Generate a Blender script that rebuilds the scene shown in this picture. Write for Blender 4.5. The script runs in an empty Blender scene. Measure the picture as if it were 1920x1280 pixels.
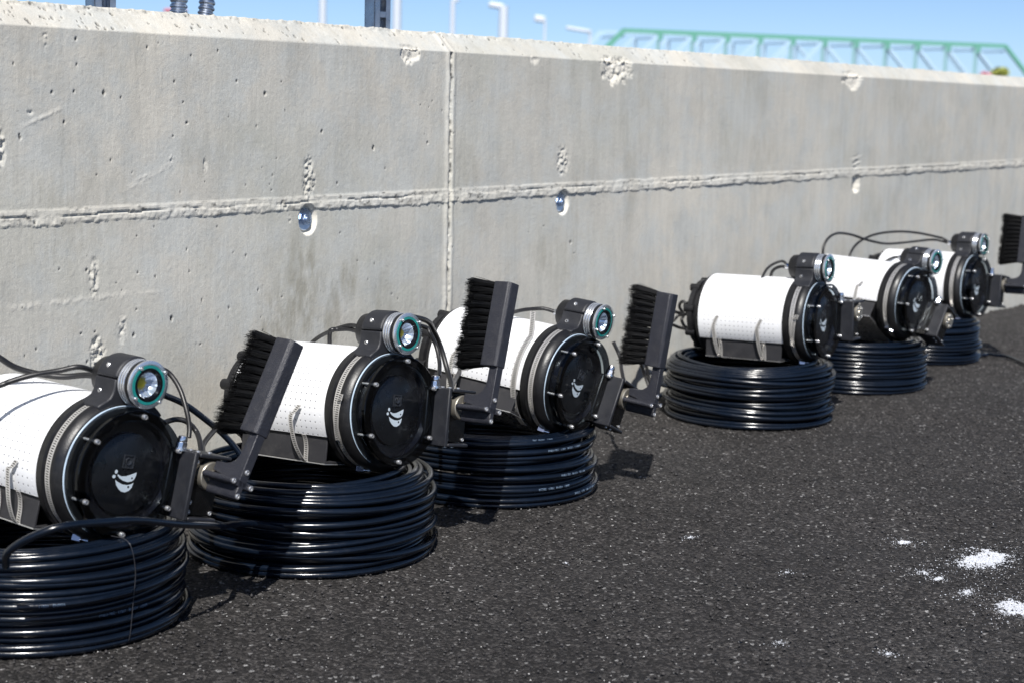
import bpy, bmesh, math, random
import numpy as np
from mathutils import Matrix, Vector, Euler

# ------------------------------------------------------------------ camera, light, exposure
S = bpy.context.scene
COL = S.collection
cam_d = bpy.data.cameras.new('camera')
cam = bpy.data.objects.new('camera', cam_d)
COL.objects.link(cam)
right = Vector((0.56464644, -0.82492641, 0.02590013))
down = Vector((-0.10525716, -0.10310076, -0.98908603))
fwd = Vector((0.8185935, 0.55575773, -0.14504488))
m = Matrix.Identity(4)
for i in range(3):
    m[i][0] = right[i]; m[i][1] = -down[i]; m[i][2] = -fwd[i]
m[0][3], m[1][3], m[2][3] = 0, 0, 0.85
cam.matrix_world = m
cam_d.sensor_width = 36.0
cam_d.lens = 3130 / 1920 * 36.0
cam_d.clip_start = 0.05
cam_d.clip_end = 4000
cam_d.dof.use_dof = True
cam_d.dof.focus_distance = 3.1
cam_d.dof.aperture_fstop = 5.8
S.camera = cam

SUN_AZ = math.radians(-145.0)          # direction towards the sun, from +X
SUN_EL = math.radians(49.0)
W = bpy.data.worlds.new('World'); S.world = W; W.use_nodes = True
nt = W.node_tree
sky = nt.nodes.new('ShaderNodeTexSky'); sky.sky_type = 'NISHITA'; sky.sun_disc = False
sky.sun_elevation = SUN_EL
sky.sun_rotation = math.pi / 2 - SUN_AZ
sky.air_density = 0.47; sky.dust_density = 0.35; sky.ozone_density = 4.0
bg = nt.nodes['Background']
nt.links.new(sky.outputs[0], bg.inputs[0]); bg.inputs[1].default_value = 0.087
sd = bpy.data.lights.new('sun', 'SUN'); sd.energy = 4.5; sd.angle = math.radians(0.53); sd.color = (1.0, 0.965, 0.915)
so = bpy.data.objects.new('sun', sd); COL.objects.link(so)
dirv = Vector((math.cos(SUN_AZ) * math.cos(SUN_EL), math.sin(SUN_AZ) * math.cos(SUN_EL), math.sin(SUN_EL)))
so.rotation_euler = dirv.to_track_quat('Z', 'Y').to_euler(); so.location = dirv * 20
S.view_settings.view_transform = 'Standard'; S.view_settings.look = 'None'
S.view_settings.gamma = 1; S.view_settings.use_curve_mapping = False
S.view_settings.exposure = 0.55
S.render.engine = 'CYCLES'
S.cycles.max_bounces = 10; S.cycles.transparent_max_bounces = 16

rng = np.random.default_rng(7)
random.seed(7)
PI = math.pi

# ------------------------------------------------------------------ materials
def new_mat(name):
    mt = bpy.data.materials.new(name); mt.use_nodes = True
    return mt, mt.node_tree, mt.node_tree.nodes, mt.node_tree.links, mt.node_tree.nodes['Principled BSDF']

def N(nodes, typ, **kw):
    n = nodes.new(typ)
    for k, v in kw.items():
        if k.startswith('i_'):
            n.inputs[k[2:]].default_value = v
        else:
            setattr(n, k, v)
    return n

def noise(t, coord, scale, detail=6, rough=.6, dim='3D'):
    n = t.nodes.new('ShaderNodeTexNoise'); n.noise_dimensions = dim
    n.inputs['Scale'].default_value = scale; n.inputs['Detail'].default_value = detail; n.inputs['Roughness'].default_value = rough
    t.links.new(coord, n.inputs['Vector']); return n.outputs['Fac']

def ramp(t, fac, stops):
    r = t.nodes.new('ShaderNodeValToRGB'); e = r.color_ramp.elements
    while len(e) < len(stops): e.new(0.5)
    for k, (p, c) in enumerate(stops):
        e[k].position = p; e[k].color = (c, c, c, 1) if isinstance(c, (int, float)) else (*c, 1)
    t.links.new(fac, r.inputs[0]); return r.outputs[0]

def mix(t, a, b, fac, mode='MIX'):
    n = t.nodes.new('ShaderNodeMix'); n.data_type = 'RGBA'; n.blend_type = mode
    for s, val in ((n.inputs[6], a), (n.inputs[7], b), (n.inputs[0], fac)):
        if isinstance(val, (int, float)): s.default_value = val if s.type == 'VALUE' else (val, val, val, 1)
        elif isinstance(val, tuple): s.default_value = (*val, 1)
        else: t.links.new(val, s)
    return n.outputs[2]

def mth(t, op, a, b=0.0, c=0.0):
    n = t.nodes.new('ShaderNodeMath'); n.operation = op
    for s, val in zip(n.inputs, (a, b, c)):
        if isinstance(val, (int, float)): s.default_value = val
        else: t.links.new(val, s)
    return n.outputs[0]

def bump(t, h, dist, strength=1.0, normal=None):
    b = t.nodes.new('ShaderNodeBump'); b.inputs['Distance'].default_value = dist; b.inputs['Strength'].default_value = strength
    t.links.new(h, b.inputs['Height'])
    if normal: t.links.new(normal, b.inputs['Normal'])
    return b.outputs[0]

def simple(name, col, rough=.5, metal=0.0, grain=0.0, gscale=400, spec=.5, var=0.12, rvar=.12, dust=0.0):
    mt, t, n, l, p = new_mat(name)
    tc = n.new('ShaderNodeTexCoord').outputs['Object']
    f = noise(t, tc, 35, 5)
    lo = tuple(c * (1 - var) for c in col); hi = tuple(min(1, c * (1 + var)) for c in col)
    c = ramp(t, f, [(.3, lo), (.7, hi)])
    if dust:
        dn = ramp(t, noise(t, tc, 60, 8, .75), [(.5, 0.0), (.72, dust)])
        c = mix(t, c, (.35, .33, .30), dn)
    l.new(c, p.inputs['Base Color'])
    r = ramp(t, noise(t, tc, 22, 6), [(.3, max(0, rough - rvar)), (.7, min(1, rough + rvar))])
    l.new(r, p.inputs['Roughness'])
    p.inputs['Metallic'].default_value = metal
    p.inputs['Specular IOR Level'].default_value = spec
    if grain:
        l.new(bump(t, noise(t, tc, gscale, 3), grain, 1), p.inputs['Normal'])
    return mt

MT = {}
MT['black'] = simple('black_anodised', (.006, .006, .0075), .42, grain=.0002, gscale=900, dust=.03)
MT['collar'] = simple('black_rubber', (.0065, .0065, .0075), .42, grain=.0003, gscale=300, dust=.03)
MT['shell'] = simple('dark_nylon', (.014, .015, .019), .48, grain=.0003, gscale=1300, dust=.03)
MT['brushcase'] = simple('grained_dark_plastic', (.020, .021, .028), .46, grain=.0012, gscale=420, dust=.07)
MT['plate'] = simple('satin_black_plate', (.002, .002, .0022), .30, dust=.01)
MT['tray'] = simple('dark_grey_saddle', (.020, .020, .023), .55, grain=.0003, gscale=900, dust=.06)
MT['gloss'] = simple('gloss_black', (.005, .005, .007), .10, dust=.03, rvar=.05)
MT['disc'] = simple('dark_disc', (.006, .006, .0075), .32, dust=.02)
MT['frame'] = simple('window_frame_plastic', (.035, .035, .04), .22)
MT['steel'] = simple('bright_steel', (.74, .74, .74), .26, .85, rvar=.08)
MT['chrome'] = simple('polished_aluminium', (.86, .88, .92), .24, .85, rvar=.06)
MT['galv'] = simple('galvanised_steel', (.42, .46, .52), .32, 1.0, grain=.0003, gscale=200)
MT['zinc'] = simple('zinc_bolt', (.42, .52, .68), .28, .9)
MT['coupling'] = simple('dull_metal_coupling', (.42, .39, .33), .45, .8)
MT['bristle'] = simple('black_bristle', (.0012, .0012, .0014), .5, var=.3, spec=.25)
MT['cable'] = simple('matte_black_cable', (.010, .010, .011), .45, dust=.05)
MT['teal'] = simple('teal_gasket', (.02, .30, .26), .3)
MT['yellow'] = simple('yellow_led', (.75, .55, .03), .35)
MT['edge_glint'] = simple('painted_edge_glint', (.42, .52, .62), .3)  # pale blue stands in for sky light caught in the acrylic edge
MT['emblem'] = simple('white_print', (.78, .79, .80), .5, var=.02)
MT['print'] = simple('pale_hose_print', (.16, .22, .30), .45)
MT['tie'] = simple('clear_tie', (.03, .03, .034), .3)
MT['gland'] = simple('nickel_gland', (.66, .67, .70), .18, 1.0)
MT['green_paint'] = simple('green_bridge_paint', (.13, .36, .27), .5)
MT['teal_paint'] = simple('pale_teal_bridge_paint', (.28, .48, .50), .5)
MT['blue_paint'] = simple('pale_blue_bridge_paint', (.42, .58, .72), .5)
MT['cream'] = simple('cream_steel', (.62, .60, .58), .5)
MT['pole'] = simple('white_pole_paint', (.56, .61, .68), .45)
MT['red'] = simple('red_paint', (.60, .22, .27), .5)
MT['olive'] = simple('olive_cloth', (.35, .38, .08), .8)
MT['skin'] = simple('skin_and_cloth', (.55, .42, .30), .8)

def hose_mat():
    mt, t, n, l, p = new_mat('glossy_black_hose')
    tc = n.new('ShaderNodeTexCoord').outputs['Object']
    c = ramp(t, noise(t, tc, 9, 6), [(.3, (.0022, .0040, .0080)), (.7, (.0035, .0070, .0145))])
    dn = ramp(t, noise(t, tc, 70, 8, .8), [(.55, 0.0), (.8, .10)])
    c = mix(t, c, (.2, .2, .2), mth(t, 'MULTIPLY', dn, .35))
    l.new(c, p.inputs['Base Color'])
    l.new(ramp(t, noise(t, tc, 40, 6), [(.3, .13), (.75, .30)]), p.inputs['Roughness'])
    l.new(bump(t, noise(t, tc, 60, 3), .0006, .6), p.inputs['Normal'])
    return mt
MT['hose'] = hose_mat()

def clear_mat(name='clear_acrylic', tint=(.90, .93, .95)):
    mt, t, n, l, p = new_mat(name)
    n.remove(p)
    out = [q for q in n if q.type == 'OUTPUT_MATERIAL'][0]
    tr = n.new('ShaderNodeBsdfTransparent'); tr.inputs[0].default_value = (*tint, 1)
    gl = n.new('ShaderNodeBsdfGlossy'); gl.inputs['Roughness'].default_value = .04
    fr0 = n.new('ShaderNodeFresnel'); fr0.inputs[0].default_value = 1.45; geo = n.new('ShaderNodeNewGeometry')
    frv = mth(t, 'MULTIPLY', fr0.outputs[0], mth(t, 'SUBTRACT', 1.0, geo.outputs['Backfacing']))
    tc = n.new('ShaderNodeTexCoord').outputs['Object']
    sm = ramp(t, noise(t, tc, 26, 8, .8), [(.60, 0.0), (.85, .10)])
    df = n.new('ShaderNodeBsdfDiffuse'); df.inputs[0].default_value = (.5, .5, .5, 1)
    m1 = n.new('ShaderNodeMixShader'); l.new(frv, m1.inputs[0]); l.new(tr.outputs[0], m1.inputs[1]); l.new(gl.outputs[0], m1.inputs[2])
    m2 = n.new('ShaderNodeMixShader'); l.new(sm, m2.inputs[0]); l.new(m1.outputs[0], m2.inputs[1]); l.new(df.outputs[0], m2.inputs[2])
    l.new(m2.outputs[0], out.inputs[0])
    return mt
MT['clear'] = clear_mat(); MT['smoky'] = clear_mat('smoky_acrylic', (.22, .24, .27))

def sheet_mat():
    mt, t, n, l, p = new_mat('perforated_white_sheet')
    uv = n.new('ShaderNodeTexCoord').outputs['UV']
    sx = n.new('ShaderNodeSeparateXYZ'); l.new(uv, sx.inputs[0])
    P_ = .0128
    fx = mth(t, 'SUBTRACT', mth(t, 'FRACT', mth(t, 'DIVIDE', sx.outputs[0], P_)), .5)
    fy = mth(t, 'SUBTRACT', mth(t, 'FRACT', mth(t, 'DIVIDE', sx.outputs[1], P_)), .5)
    d = mth(t, 'SQRT', mth(t, 'ADD', mth(t, 'MULTIPLY', fx, fx), mth(t, 'MULTIPLY', fy, fy)))
    hole = mth(t, 'LESS_THAN', d, .105)
    edge = mth(t, 'MULTIPLY', mth(t, 'LESS_THAN', sx.outputs[0], .232), mth(t, 'GREATER_THAN', sx.outputs[0], .012))
    hole = mth(t, 'MULTIPLY', hole, edge)
    tc = n.new('ShaderNodeTexCoord').outputs['Object']
    base = ramp(t, noise(t, tc, 12, 6), [(.3, (.74, .75, .77)), (.7, (.80, .81, .82))])
    l.new(mix(t, base, (.16, .16, .17), hole), p.inputs['Base Color'])
    p.inputs['Roughness'].default_value = .42
    h = mth(t, 'SMOOTH_MIN', mth(t, 'MULTIPLY', d, 5.0), 1.0, .2)
    l.new(bump(t, h, .0004, .8), p.inputs['Normal'])
    return mt
MT['sheet'] = sheet_mat()

def band_mat():
    mt, t, n, l, p = new_mat('slotted_steel_band')
    uv = n.new('ShaderNodeTexCoord').outputs['UV']
    sx = n.new('ShaderNodeSeparateXYZ'); l.new(uv, sx.inputs[0])
    f = mth(t, 'FRACT', mth(t, 'ADD', mth(t, 'DIVIDE', sx.outputs[0], .0040), mth(t, 'MULTIPLY', sx.outputs[1], .35)))
    slot = mth(t, 'MULTIPLY', mth(t, 'LESS_THAN', f, .45), mth(t, 'LESS_THAN', mth(t, 'ABSOLUTE', mth(t, 'SUBTRACT', sx.outputs[1], .5)), .30))
    l.new(mix(t, (.74, .72, .69), (.04, .04, .04), slot), p.inputs['Base Color'])
    p.inputs['Metallic'].default_value = .65; p.inputs['Roughness'].default_value = .34
    l.new(bump(t, mth(t, 'SUBTRACT', 1.0, slot), .0006, 1.0), p.inputs['Normal'])
    return mt
MT['band'] = band_mat()

def concrete_mat():
    mt, t, n, l, p = new_mat('cast_concrete')
    tc = n.new('ShaderNodeTexCoord').outputs['Object']
    mp = n.new('ShaderNodeMapping'); mp.inputs['Scale'].default_value = (1, 1, .12); l.new(tc, mp.inputs[0])
    big = noise(t, tc, 2.2, 4, .55)
    mid = noise(t, tc, 9, 8, .65)
    streak = noise(t, mp.outputs[0], 26, 7, .65)
    streak2 = noise(t, mp.outputs[0], 70, 6, .7)
    c = ramp(t, big, [(.32, (0.465, 0.46, 0.41)), (.50, (0.525, 0.506, 0.452)), (.66, (0.57, 0.542, 0.475))])
    c = mix(t, c, (0.493, 0.501, 0.475), ramp(t, mid, [(.44, 0.0), (.60, .80)]))
    c = mix(t, c, ramp(t, streak, [(.28, .88), (.5, 1.0), (.72, 1.03)]), .75, 'MULTIPLY')
    c = mix(t, c, ramp(t, streak2, [(.25, .88), (.6, 1.03)]), .6, 'MULTIPLY')
    c = mix(t, c, ramp(t, noise(t, tc, 5.5, 9, .72), [(.32, .86), (.50, 1.0), (.68, 1.07)]), .9, 'MULTIPLY')
    # fine speckle
    c = mix(t, c, ramp(t, noise(t, tc, 420, 4, .7), [(.3, .82), (.7, 1.10)]), .85, 'MULTIPLY')
    # dark damp stains
    st = mth(t, 'MULTIPLY', ramp(t, noise(t, tc, 3.1, 5, .6), [(.56, 0.0), (.70, 1.0)]), ramp(t, noise(t, mp.outputs[0], 60, 7, .75), [(.45, 0.0), (.62, .9)]))
    c = mix(t, c, (0.37, 0.352, 0.295), mth(t, 'MULTIPLY', st, .55))
    # small air holes
    vor = n.new('ShaderNodeTexVoronoi'); vor.inputs['Scale'].default_value = 42; l.new(tc, vor.inputs['Vector'])
    sep = n.new('ShaderNodeSeparateColor'); l.new(vor.outputs['Color'], sep.inputs[0])
    size = mth(t, 'MULTIPLY', ramp(t, sep.outputs[0], [(.93, 0.0), (1.0, 1.0)]), .10)
    hole = mth(t, 'LESS_THAN', mth(t, 'ADD', vor.outputs['Distance'], mth(t, 'MULTIPLY', noise(t, tc, 300, 2), .04)), size)
    c = mix(t, c, (.06, .06, .06), mth(t, 'MULTIPLY', hole, .85))
    at3 = n.new('ShaderNodeAttribute'); at3.attribute_name = 'stain'
    c = mix(t, c, (0.302, 0.288, 0.238), at3.outputs['Fac'])
    at = n.new('ShaderNodeAttribute'); at.attribute_name = 'fresh'
    c = mix(t, c, (0.713, 0.678, 0.6), at.outputs['Fac'])
    at2 = n.new('ShaderNodeAttribute'); at2.attribute_name = 'pit'
    c = mix(t, c, (.05, .05, .05), at2.outputs['Fac'])
    l.new(c, p.inputs['Base Color'])
    p.inputs['Roughness'].default_value = .88; p.inputs['Specular IOR Level'].default_value = .25
    h = mth(t, 'ADD', mth(t, 'MULTIPLY', noise(t, tc, 160, 8, .7), 1.0), mth(t, 'MULTIPLY', noise(t, mp.outputs[0], 90, 6, .7), .8))
    nb = bump(t, h, .0013, .7)
    nb = bump(t, mth(t, 'SUBTRACT', 1.0, hole), .004, 1.0, nb)
    l.new(nb, p.inputs['Normal'])
    return mt
MT['concrete'] = concrete_mat()

def asphalt_mat():
    mt, t, n, l, p = new_mat('asphalt')
    tc = n.new('ShaderNodeTexCoord').outputs['Object']
    v = n.new('ShaderNodeTexVoronoi'); v.inputs['Scale'].default_value = 190; l.new(tc, v.inputs['Vector'])
    sp = n.new('ShaderNodeSeparateColor'); l.new(v.outputs['Color'], sp.inputs[0])
    c = ramp(t, sp.outputs[0], [(0.0, (.010, .0090, .0085)), (.45, (.022, .0200, .0190)), (.80, (.052, .0475, .0452)), (.97, (.095, .089, .085)), (.993, (.30, .295, .29))])
    c = mix(t, c, ramp(t, noise(t, tc, 2.6, 6, .6), [(.3, .70), (.7, 1.25)]), .9, 'MULTIPLY')
    c = mix(t, c, ramp(t, noise(t, tc, 700, 4, .7), [(.3, .55), (.7, 1.45)]), .9, 'MULTIPLY')
    dust = mth(t, 'MULTIPLY', ramp(t, noise(t, tc, 1.4, 5, .6), [(.46, 0.0), (.72, .9)]), ramp(t, noise(t, tc, 330, 5, .8), [(.50, 0.0), (.66, 1.0)]))
    c = mix(t, c, (.20, .20, .205), mth(t, 'MULTIPLY', dust, .45))
    l.new(c, p.inputs['Base Color'])
    l.new(ramp(t, noise(t, tc, 260, 4, .7), [(.3, .62), (.7, .95)]), p.inputs['Roughness'])
    p.inputs['Specular IOR Level'].default_value = .35
    h = mth(t, 'ADD', mth(t, 'MULTIPLY', v.outputs['Distance'], -1.2), mth(t, 'MULTIPLY', noise(t, tc, 480, 6, .7), .9))
    l.new(bump(t, h, .0050, 1.0), p.inputs['Normal'])
    return mt
MT['asphalt'] = asphalt_mat()
MT['grit'] = simple('pale_grit', (.42, .41, .40), .8, var=.6)
MT['chip'] = simple('asphalt_stone', (.036, .0335, .0335), .75, var=.5)
MT['powder'] = simple('white_powder', (.50, .52, .56), .9, grain=.003, gscale=250, var=.1)
MT['earth'] = simple('ground_surface', (.07, .068, .065), .9)

def reflector_mat():
    mt, t, n, l, p = new_mat('fluted_reflector')
    p.inputs['Base Color'].default_value = (.84, .87, .94, 1); p.inputs['Metallic'].default_value = .75; p.inputs['Roughness'].default_value = .26
    return mt
MT['reflector'] = reflector_mat()

# ------------------------------------------------------------------ mesh helpers
class MB:
    def __init__(s): s.v = []; s.f = []; s.uv = []
    def add(s, vs, fs, uvs=None):
        o = len(s.v); s.v += [tuple(map(float, q)) for q in vs]; s.f += [tuple(i + o for i in q) for q in fs]
        if uvs is not None: s.uv += uvs
        return s
    def box(s, c, d, R=None):
        vs = []
        for x in (-.5, .5):
            for y in (-.5, .5):
                for z in (-.5, .5):
                    q = Vector((x * d[0], y * d[1], z * d[2]))
                    if R is not None: q = R @ q
                    vs.append((q[0] + c[0], q[1] + c[1], q[2] + c[2]))
        return s.add(vs, [(0, 1, 3, 2), (4, 6, 7, 5), (0, 4, 5, 1), (2, 3, 7, 6), (0, 2, 6, 4), (1, 5, 7, 3)])
    def prism(s, poly, axis, a, b):
        """extrude a 2-D polygon along axis between a and b; poly in the other two axes (cyclic order kept)"""
        vs = []
        for h in (a, b):
            for (p, q) in poly:
                vs.append({'x': (h, p, q), 'y': (p, h, q), 'z': (p, q, h)}[axis])
        k = len(poly)
        fs = [(i, (i + 1) % k, (i + 1) % k + k, i + k) for i in range(k)] + [tuple(range(k))[::-1], tuple(range(k, 2 * k))]
        return s.add(vs, fs)
    def lathe(s, prof, seg=48, c=(0, 0), cap=True, loop=False):
        """revolve (x, r) profile round the local X axis, centred on (y, z)=c"""
        vs = []; fs = []
        k = len(prof)
        for (x, r) in prof:
            for j in range(seg):
                a = 2 * PI * j / seg
                vs.append((x, c[0] + r * math.sin(a), c[1] + r * math.cos(a)))
        rng_ = range(k if loop else k - 1)
        for i in rng_:
            i2 = (i + 1) % k
            for j in range(seg):
                j2 = (j + 1) % seg
                fs.append((i * seg + j, i * seg + j2, i2 * seg + j2, i2 * seg + j))
        if cap and not loop:
            fs.append(tuple(range(seg))[::-1]); fs.append(tuple(range((k - 1) * seg, k * seg)))
        return s.add(vs, fs)
    def tube(s, pts, r, seg=8, cap=True, taper=None):
        pts = [Vector(p) for p in pts]; n = len(pts)
        tang = [(pts[min(i + 1, n - 1)] - pts[max(i - 1, 0)]).normalized() for i in range(n)]
        u = tang[0].orthogonal().normalized(); vs = []; fs = []
        for i in range(n):
            tt = tang[i]; u = (u - tt * u.dot(tt))
            if u.length < 1e-6: u = tt.orthogonal()
            u.normalize(); w = tt.cross(u)
            rr = r if taper is None else r * taper[i]
            for j in range(seg):
                a = 2 * PI * j / seg
                q = pts[i] + (u * math.cos(a) + w * math.sin(a)) * rr
                vs.append(q)
        for i in range(n - 1):
            for j in range(seg):
                j2 = (j + 1) % seg
                fs.append((i * seg + j, i * seg + j2, (i + 1) * seg + j2, (i + 1) * seg + j))
        if cap:
            fs.append(tuple(range(seg))[::-1]); fs.append(tuple(range((n - 1) * seg, n * seg)))
        return s.add(vs, fs)
    def mesh(s, name, mat, smooth=40, recalc=True):
        me = bpy.data.meshes.new(name); me.from_pydata(s.v, [], s.f); me.update()
        if recalc:
            bm = bmesh.new(); bm.from_mesh(me); bmesh.ops.recalc_face_normals(bm, faces=bm.faces); bm.to_mesh(me); bm.free()
        if s.uv:
            ul = me.uv_layers.new(name='UVMap')
            for lp in me.loops: ul.data[lp.index].uv = s.uv[lp.vertex_index]
        if smooth:
            me.polygons.foreach_set('use_smooth', [True] * len(me.polygons))
            me.set_sharp_from_angle(angle=math.radians(smooth))
        me.materials.append(mat if not isinstance(mat, str) else MT[mat])
        return me

def spline(pts, step=6):
    P = [Vector(p) for p in pts]; out = []
    P = [P[0] * 2 - P[1]] + P + [P[-1] * 2 - P[-2]]
    for i in range(1, len(P) - 2):
        for k in range(step):
            t = k / step; a, b, c, d = P[i - 1:i + 3]
            out.append(.5 * ((2 * b) + (c - a) * t + (2 * a - 5 * b + 4 * c - d) * t * t + (3 * b - a - 3 * c + d) * t ** 3))
    out.append(P[-2]); return out

def obj(name, me, parent=None, bevel=0, seg=2, loc=None):
    o = bpy.data.objects.new(name, me); COL.objects.link(o)
    if parent is not None: o.parent = parent
    if loc is not None: o.location = loc
    if bevel:
        b = o.modifiers.new('bevel', 'BEVEL'); b.width = bevel; b.segments = seg; b.limit_method = 'ANGLE'; b.angle_limit = math.radians(40)
        b.harden_normals = False
    return o

def tag(o, label, cat, group=None, kind=None):
    if label: o['label'] = label
    if cat: o['category'] = cat
    if group: o['group'] = group
    if kind: o['kind'] = kind
    return o

def empty(name, loc=(0, 0, 0), rot=(0, 0, 0)):
    o = bpy.data.objects.new(name, None); COL.objects.link(o); o.location = loc; o.rotation_euler = rot
    o.empty_display_size = .05
    return o

def vnoise(x, y, seed=0):
    xi = np.floor(x).astype(np.int64); yi = np.floor(y).astype(np.int64); fx = x - xi; fy = y - yi
    fx = fx * fx * (3 - 2 * fx); fy = fy * fy * (3 - 2 * fy)
    def h(a, b):
        k = (a * 374761393 + b * 668265263 + seed * 1442695041) & 0x7fffffff
        k = ((k ^ (k >> 13)) * 1274126177) & 0x7fffffff
        return ((k ^ (k >> 16)) & 0xffff) / 65535.0
    return (h(xi, yi) * (1 - fx) + h(xi + 1, yi) * fx) * (1 - fy) + (h(xi, yi + 1) * (1 - fx) + h(xi + 1, yi + 1) * fx) * fy
def fbm(x, y, f, o=4, seed=0):
    r = 0; a = 1; tot = 0
    for k in range(o):
        r = r + a * vnoise(x * f, y * f, seed + k); tot += a; a *= .55; f *= 2.07
    return r / tot

def grid_mesh(name, V, nu, nv, mat, attrs=None, flip=False):
    """V: (nu*nv,3) array, u major"""
    me = bpy.data.meshes.new(name)
    idx = np.arange(nu * nv).reshape(nu, nv)
    a, b, c, d = idx[:-1, :-1], idx[1:, :-1], idx[1:, 1:], idx[:-1, 1:]
    q = np.stack([a, b, c, d] if not flip else [a, d, c, b], -1).reshape(-1, 4)
    nf = len(q)
    me.vertices.add(len(V)); me.vertices.foreach_set('co', V.astype(np.float32).ravel())
    me.loops.add(nf * 4); me.loops.foreach_set('vertex_index', q.astype(np.int32).ravel())
    me.polygons.add(nf); me.polygons.foreach_set('loop_start', np.arange(0, nf * 4, 4, dtype=np.int32))
    me.polygons.foreach_set('use_smooth', np.ones(nf, dtype=bool))
    me.update(calc_edges=True)
    for k, val in (attrs or {}).items():
        at = me.attributes.new(k, 'FLOAT', 'POINT'); at.data.foreach_set('value', val.astype(np.float32).ravel())
    me.materials.append(MT[mat])
    return me

# ------------------------------------------------------------------ ground
WY = 2.366           # front face of the wall
def ground_drop(x, y):
    return -.05 * np.clip((x - 5.6) / 2.2, 0, 1) * np.clip((y - 1.2) / .9, 0, 1)
def build_ground():
    xs = np.concatenate([np.arange(-1, 1.2, .05), np.arange(1.2, 4.6, .0055), np.arange(4.6, 8.5, .015), np.arange(8.5, 14, .1)])
    ys = np.concatenate([np.arange(-1.5, .5, .05), np.arange(.5, 2.43, .0060)])
    X, Y = np.meshgrid(xs, ys, indexing='ij')
    r = rng.random(X.shape)
    r = (r + np.roll(r, 1, 0) + np.roll(r, 1, 1) + np.roll(np.roll(r, 1, 0), 1, 1)) / 4
    Z = (r - .5) * .0042 + (fbm(X, Y, 60, 3, 5) - .5) * .003 + (fbm(X, Y, 4, 2, 9) - .5) * .004 + ground_drop(X, Y)
    near = np.clip((Y - 2.30) / .06, 0, 1)
    Z += near * (fbm(X, Y, 30, 3, 3) ** 2) * .02
    Z -= .002
    me = grid_mesh('asphalt', np.stack([X, Y, Z], -1).reshape(-1, 3), len(xs), len(ys), 'asphalt')
    tag(obj('asphalt', me), 'dark coarse asphalt in front of the concrete wall', None, None, 'structure')
    b = MB(); b.box((0, 0, -.20), (5000, 5000, .25))
    tag(obj('ground', b.mesh('ground', 'earth', 0)), 'open ground reaching to the horizon behind the wall', None, None, 'structure')
build_ground()

def stones(name, n, mat, smin, smax, label, x0=1.2, x1=6.5, y0=.55, y1=2.3, clump=None):
    base = np.array([(1, 0, 0), (-1, 0, 0), (0, 1, 0), (0, -1, 0), (0, 0, .7), (0, 0, -.7)], float)
    F = np.array([(0, 2, 4), (2, 1, 4), (1, 3, 4), (3, 0, 4), (2, 0, 5), (1, 2, 5), (3, 1, 5), (0, 3, 5)])
    if clump is None:
        x = x0 + (x1 - x0) * rng.random(n) ** 1.3; y = y0 + (y1 - y0) * rng.random(n)
    else:
        cl = np.array(clump); w_ = cl[:, 2] ** 1.3; k = rng.choice(len(clump), n, p=w_ / w_.sum())
        rr = np.abs(rng.normal(0, 1, n)); a = rng.random(n) * 2 * PI
        x = cl[k, 0] + np.cos(a) * rr * cl[k, 2]; y = cl[k, 1] + np.sin(a) * rr * cl[k, 3]
    s = smin + (smax - smin) * rng.random(n) ** 3
    V = base[None] * (1 + .5 * (rng.random((n, 6, 1)) - .5)) * s[:, None, None] * (1 + .6 * (rng.random((n, 1, 3)) - .5))
    a = rng.random(n) * 2 * PI; ca, sa = np.cos(a)[:, None], np.sin(a)[:, None]
    V = np.stack([V[..., 0] * ca - V[..., 1] * sa, V[..., 0] * sa + V[..., 1] * ca, V[..., 2]], -1)
    V += np.stack([x, y, ground_drop(x, y) + s * .35], -1)[:, None, :]
    Fa = (F[None] + np.arange(n)[:, None, None] * 6).reshape(-1, 3)
    me = bpy.data.meshes.new(name); V = V.reshape(-1, 3)
    me.vertices.add(len(V)); me.vertices.foreach_set('co', V.astype(np.float32).ravel())
    me.loops.add(len(Fa) * 3); me.loops.foreach_set('vertex_index', Fa.astype(np.int32).ravel())
    me.polygons.add(len(Fa)); me.polygons.foreach_set('loop_start', np.arange(0, len(Fa) * 3, 3, dtype=np.int32))
    me.update(calc_edges=True); me.materials.append(MT[mat])
    return tag(obj(name, me), label, None, None, 'stuff')
stones('asphalt_stones', 26000, 'chip', .0014, .0042, 'small dark stones standing proud of the asphalt')
stones('pale_grit', 5200, 'grit', .0005, .0019, 'tiny pale grit sprinkled over the asphalt')
PW = [(3.067, .983, .085, .040), (2.912, 1.041, .022, .016), (3.093, 1.155, .022, .018), (2.888, 1.006, .014, .008), (2.83, .936, .026, .012),
      (2.80, .835, .060, .030), (2.853, 1.499, .012, .006), (2.54, 1.592, .006, .006), (2.749, 1.244, .011, .007), (2.429, .92, .013, .008), (2.368, 1.079, .010, .006), (2.87, .80, .05, .03)]
stones('powder_specks', 2800, 'powder', .0005, .0018, 'white powder flecks scattered round the spills', clump=[(a, b, c * 1.3, d * 1.5) for a, b, c, d in PW])
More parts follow.
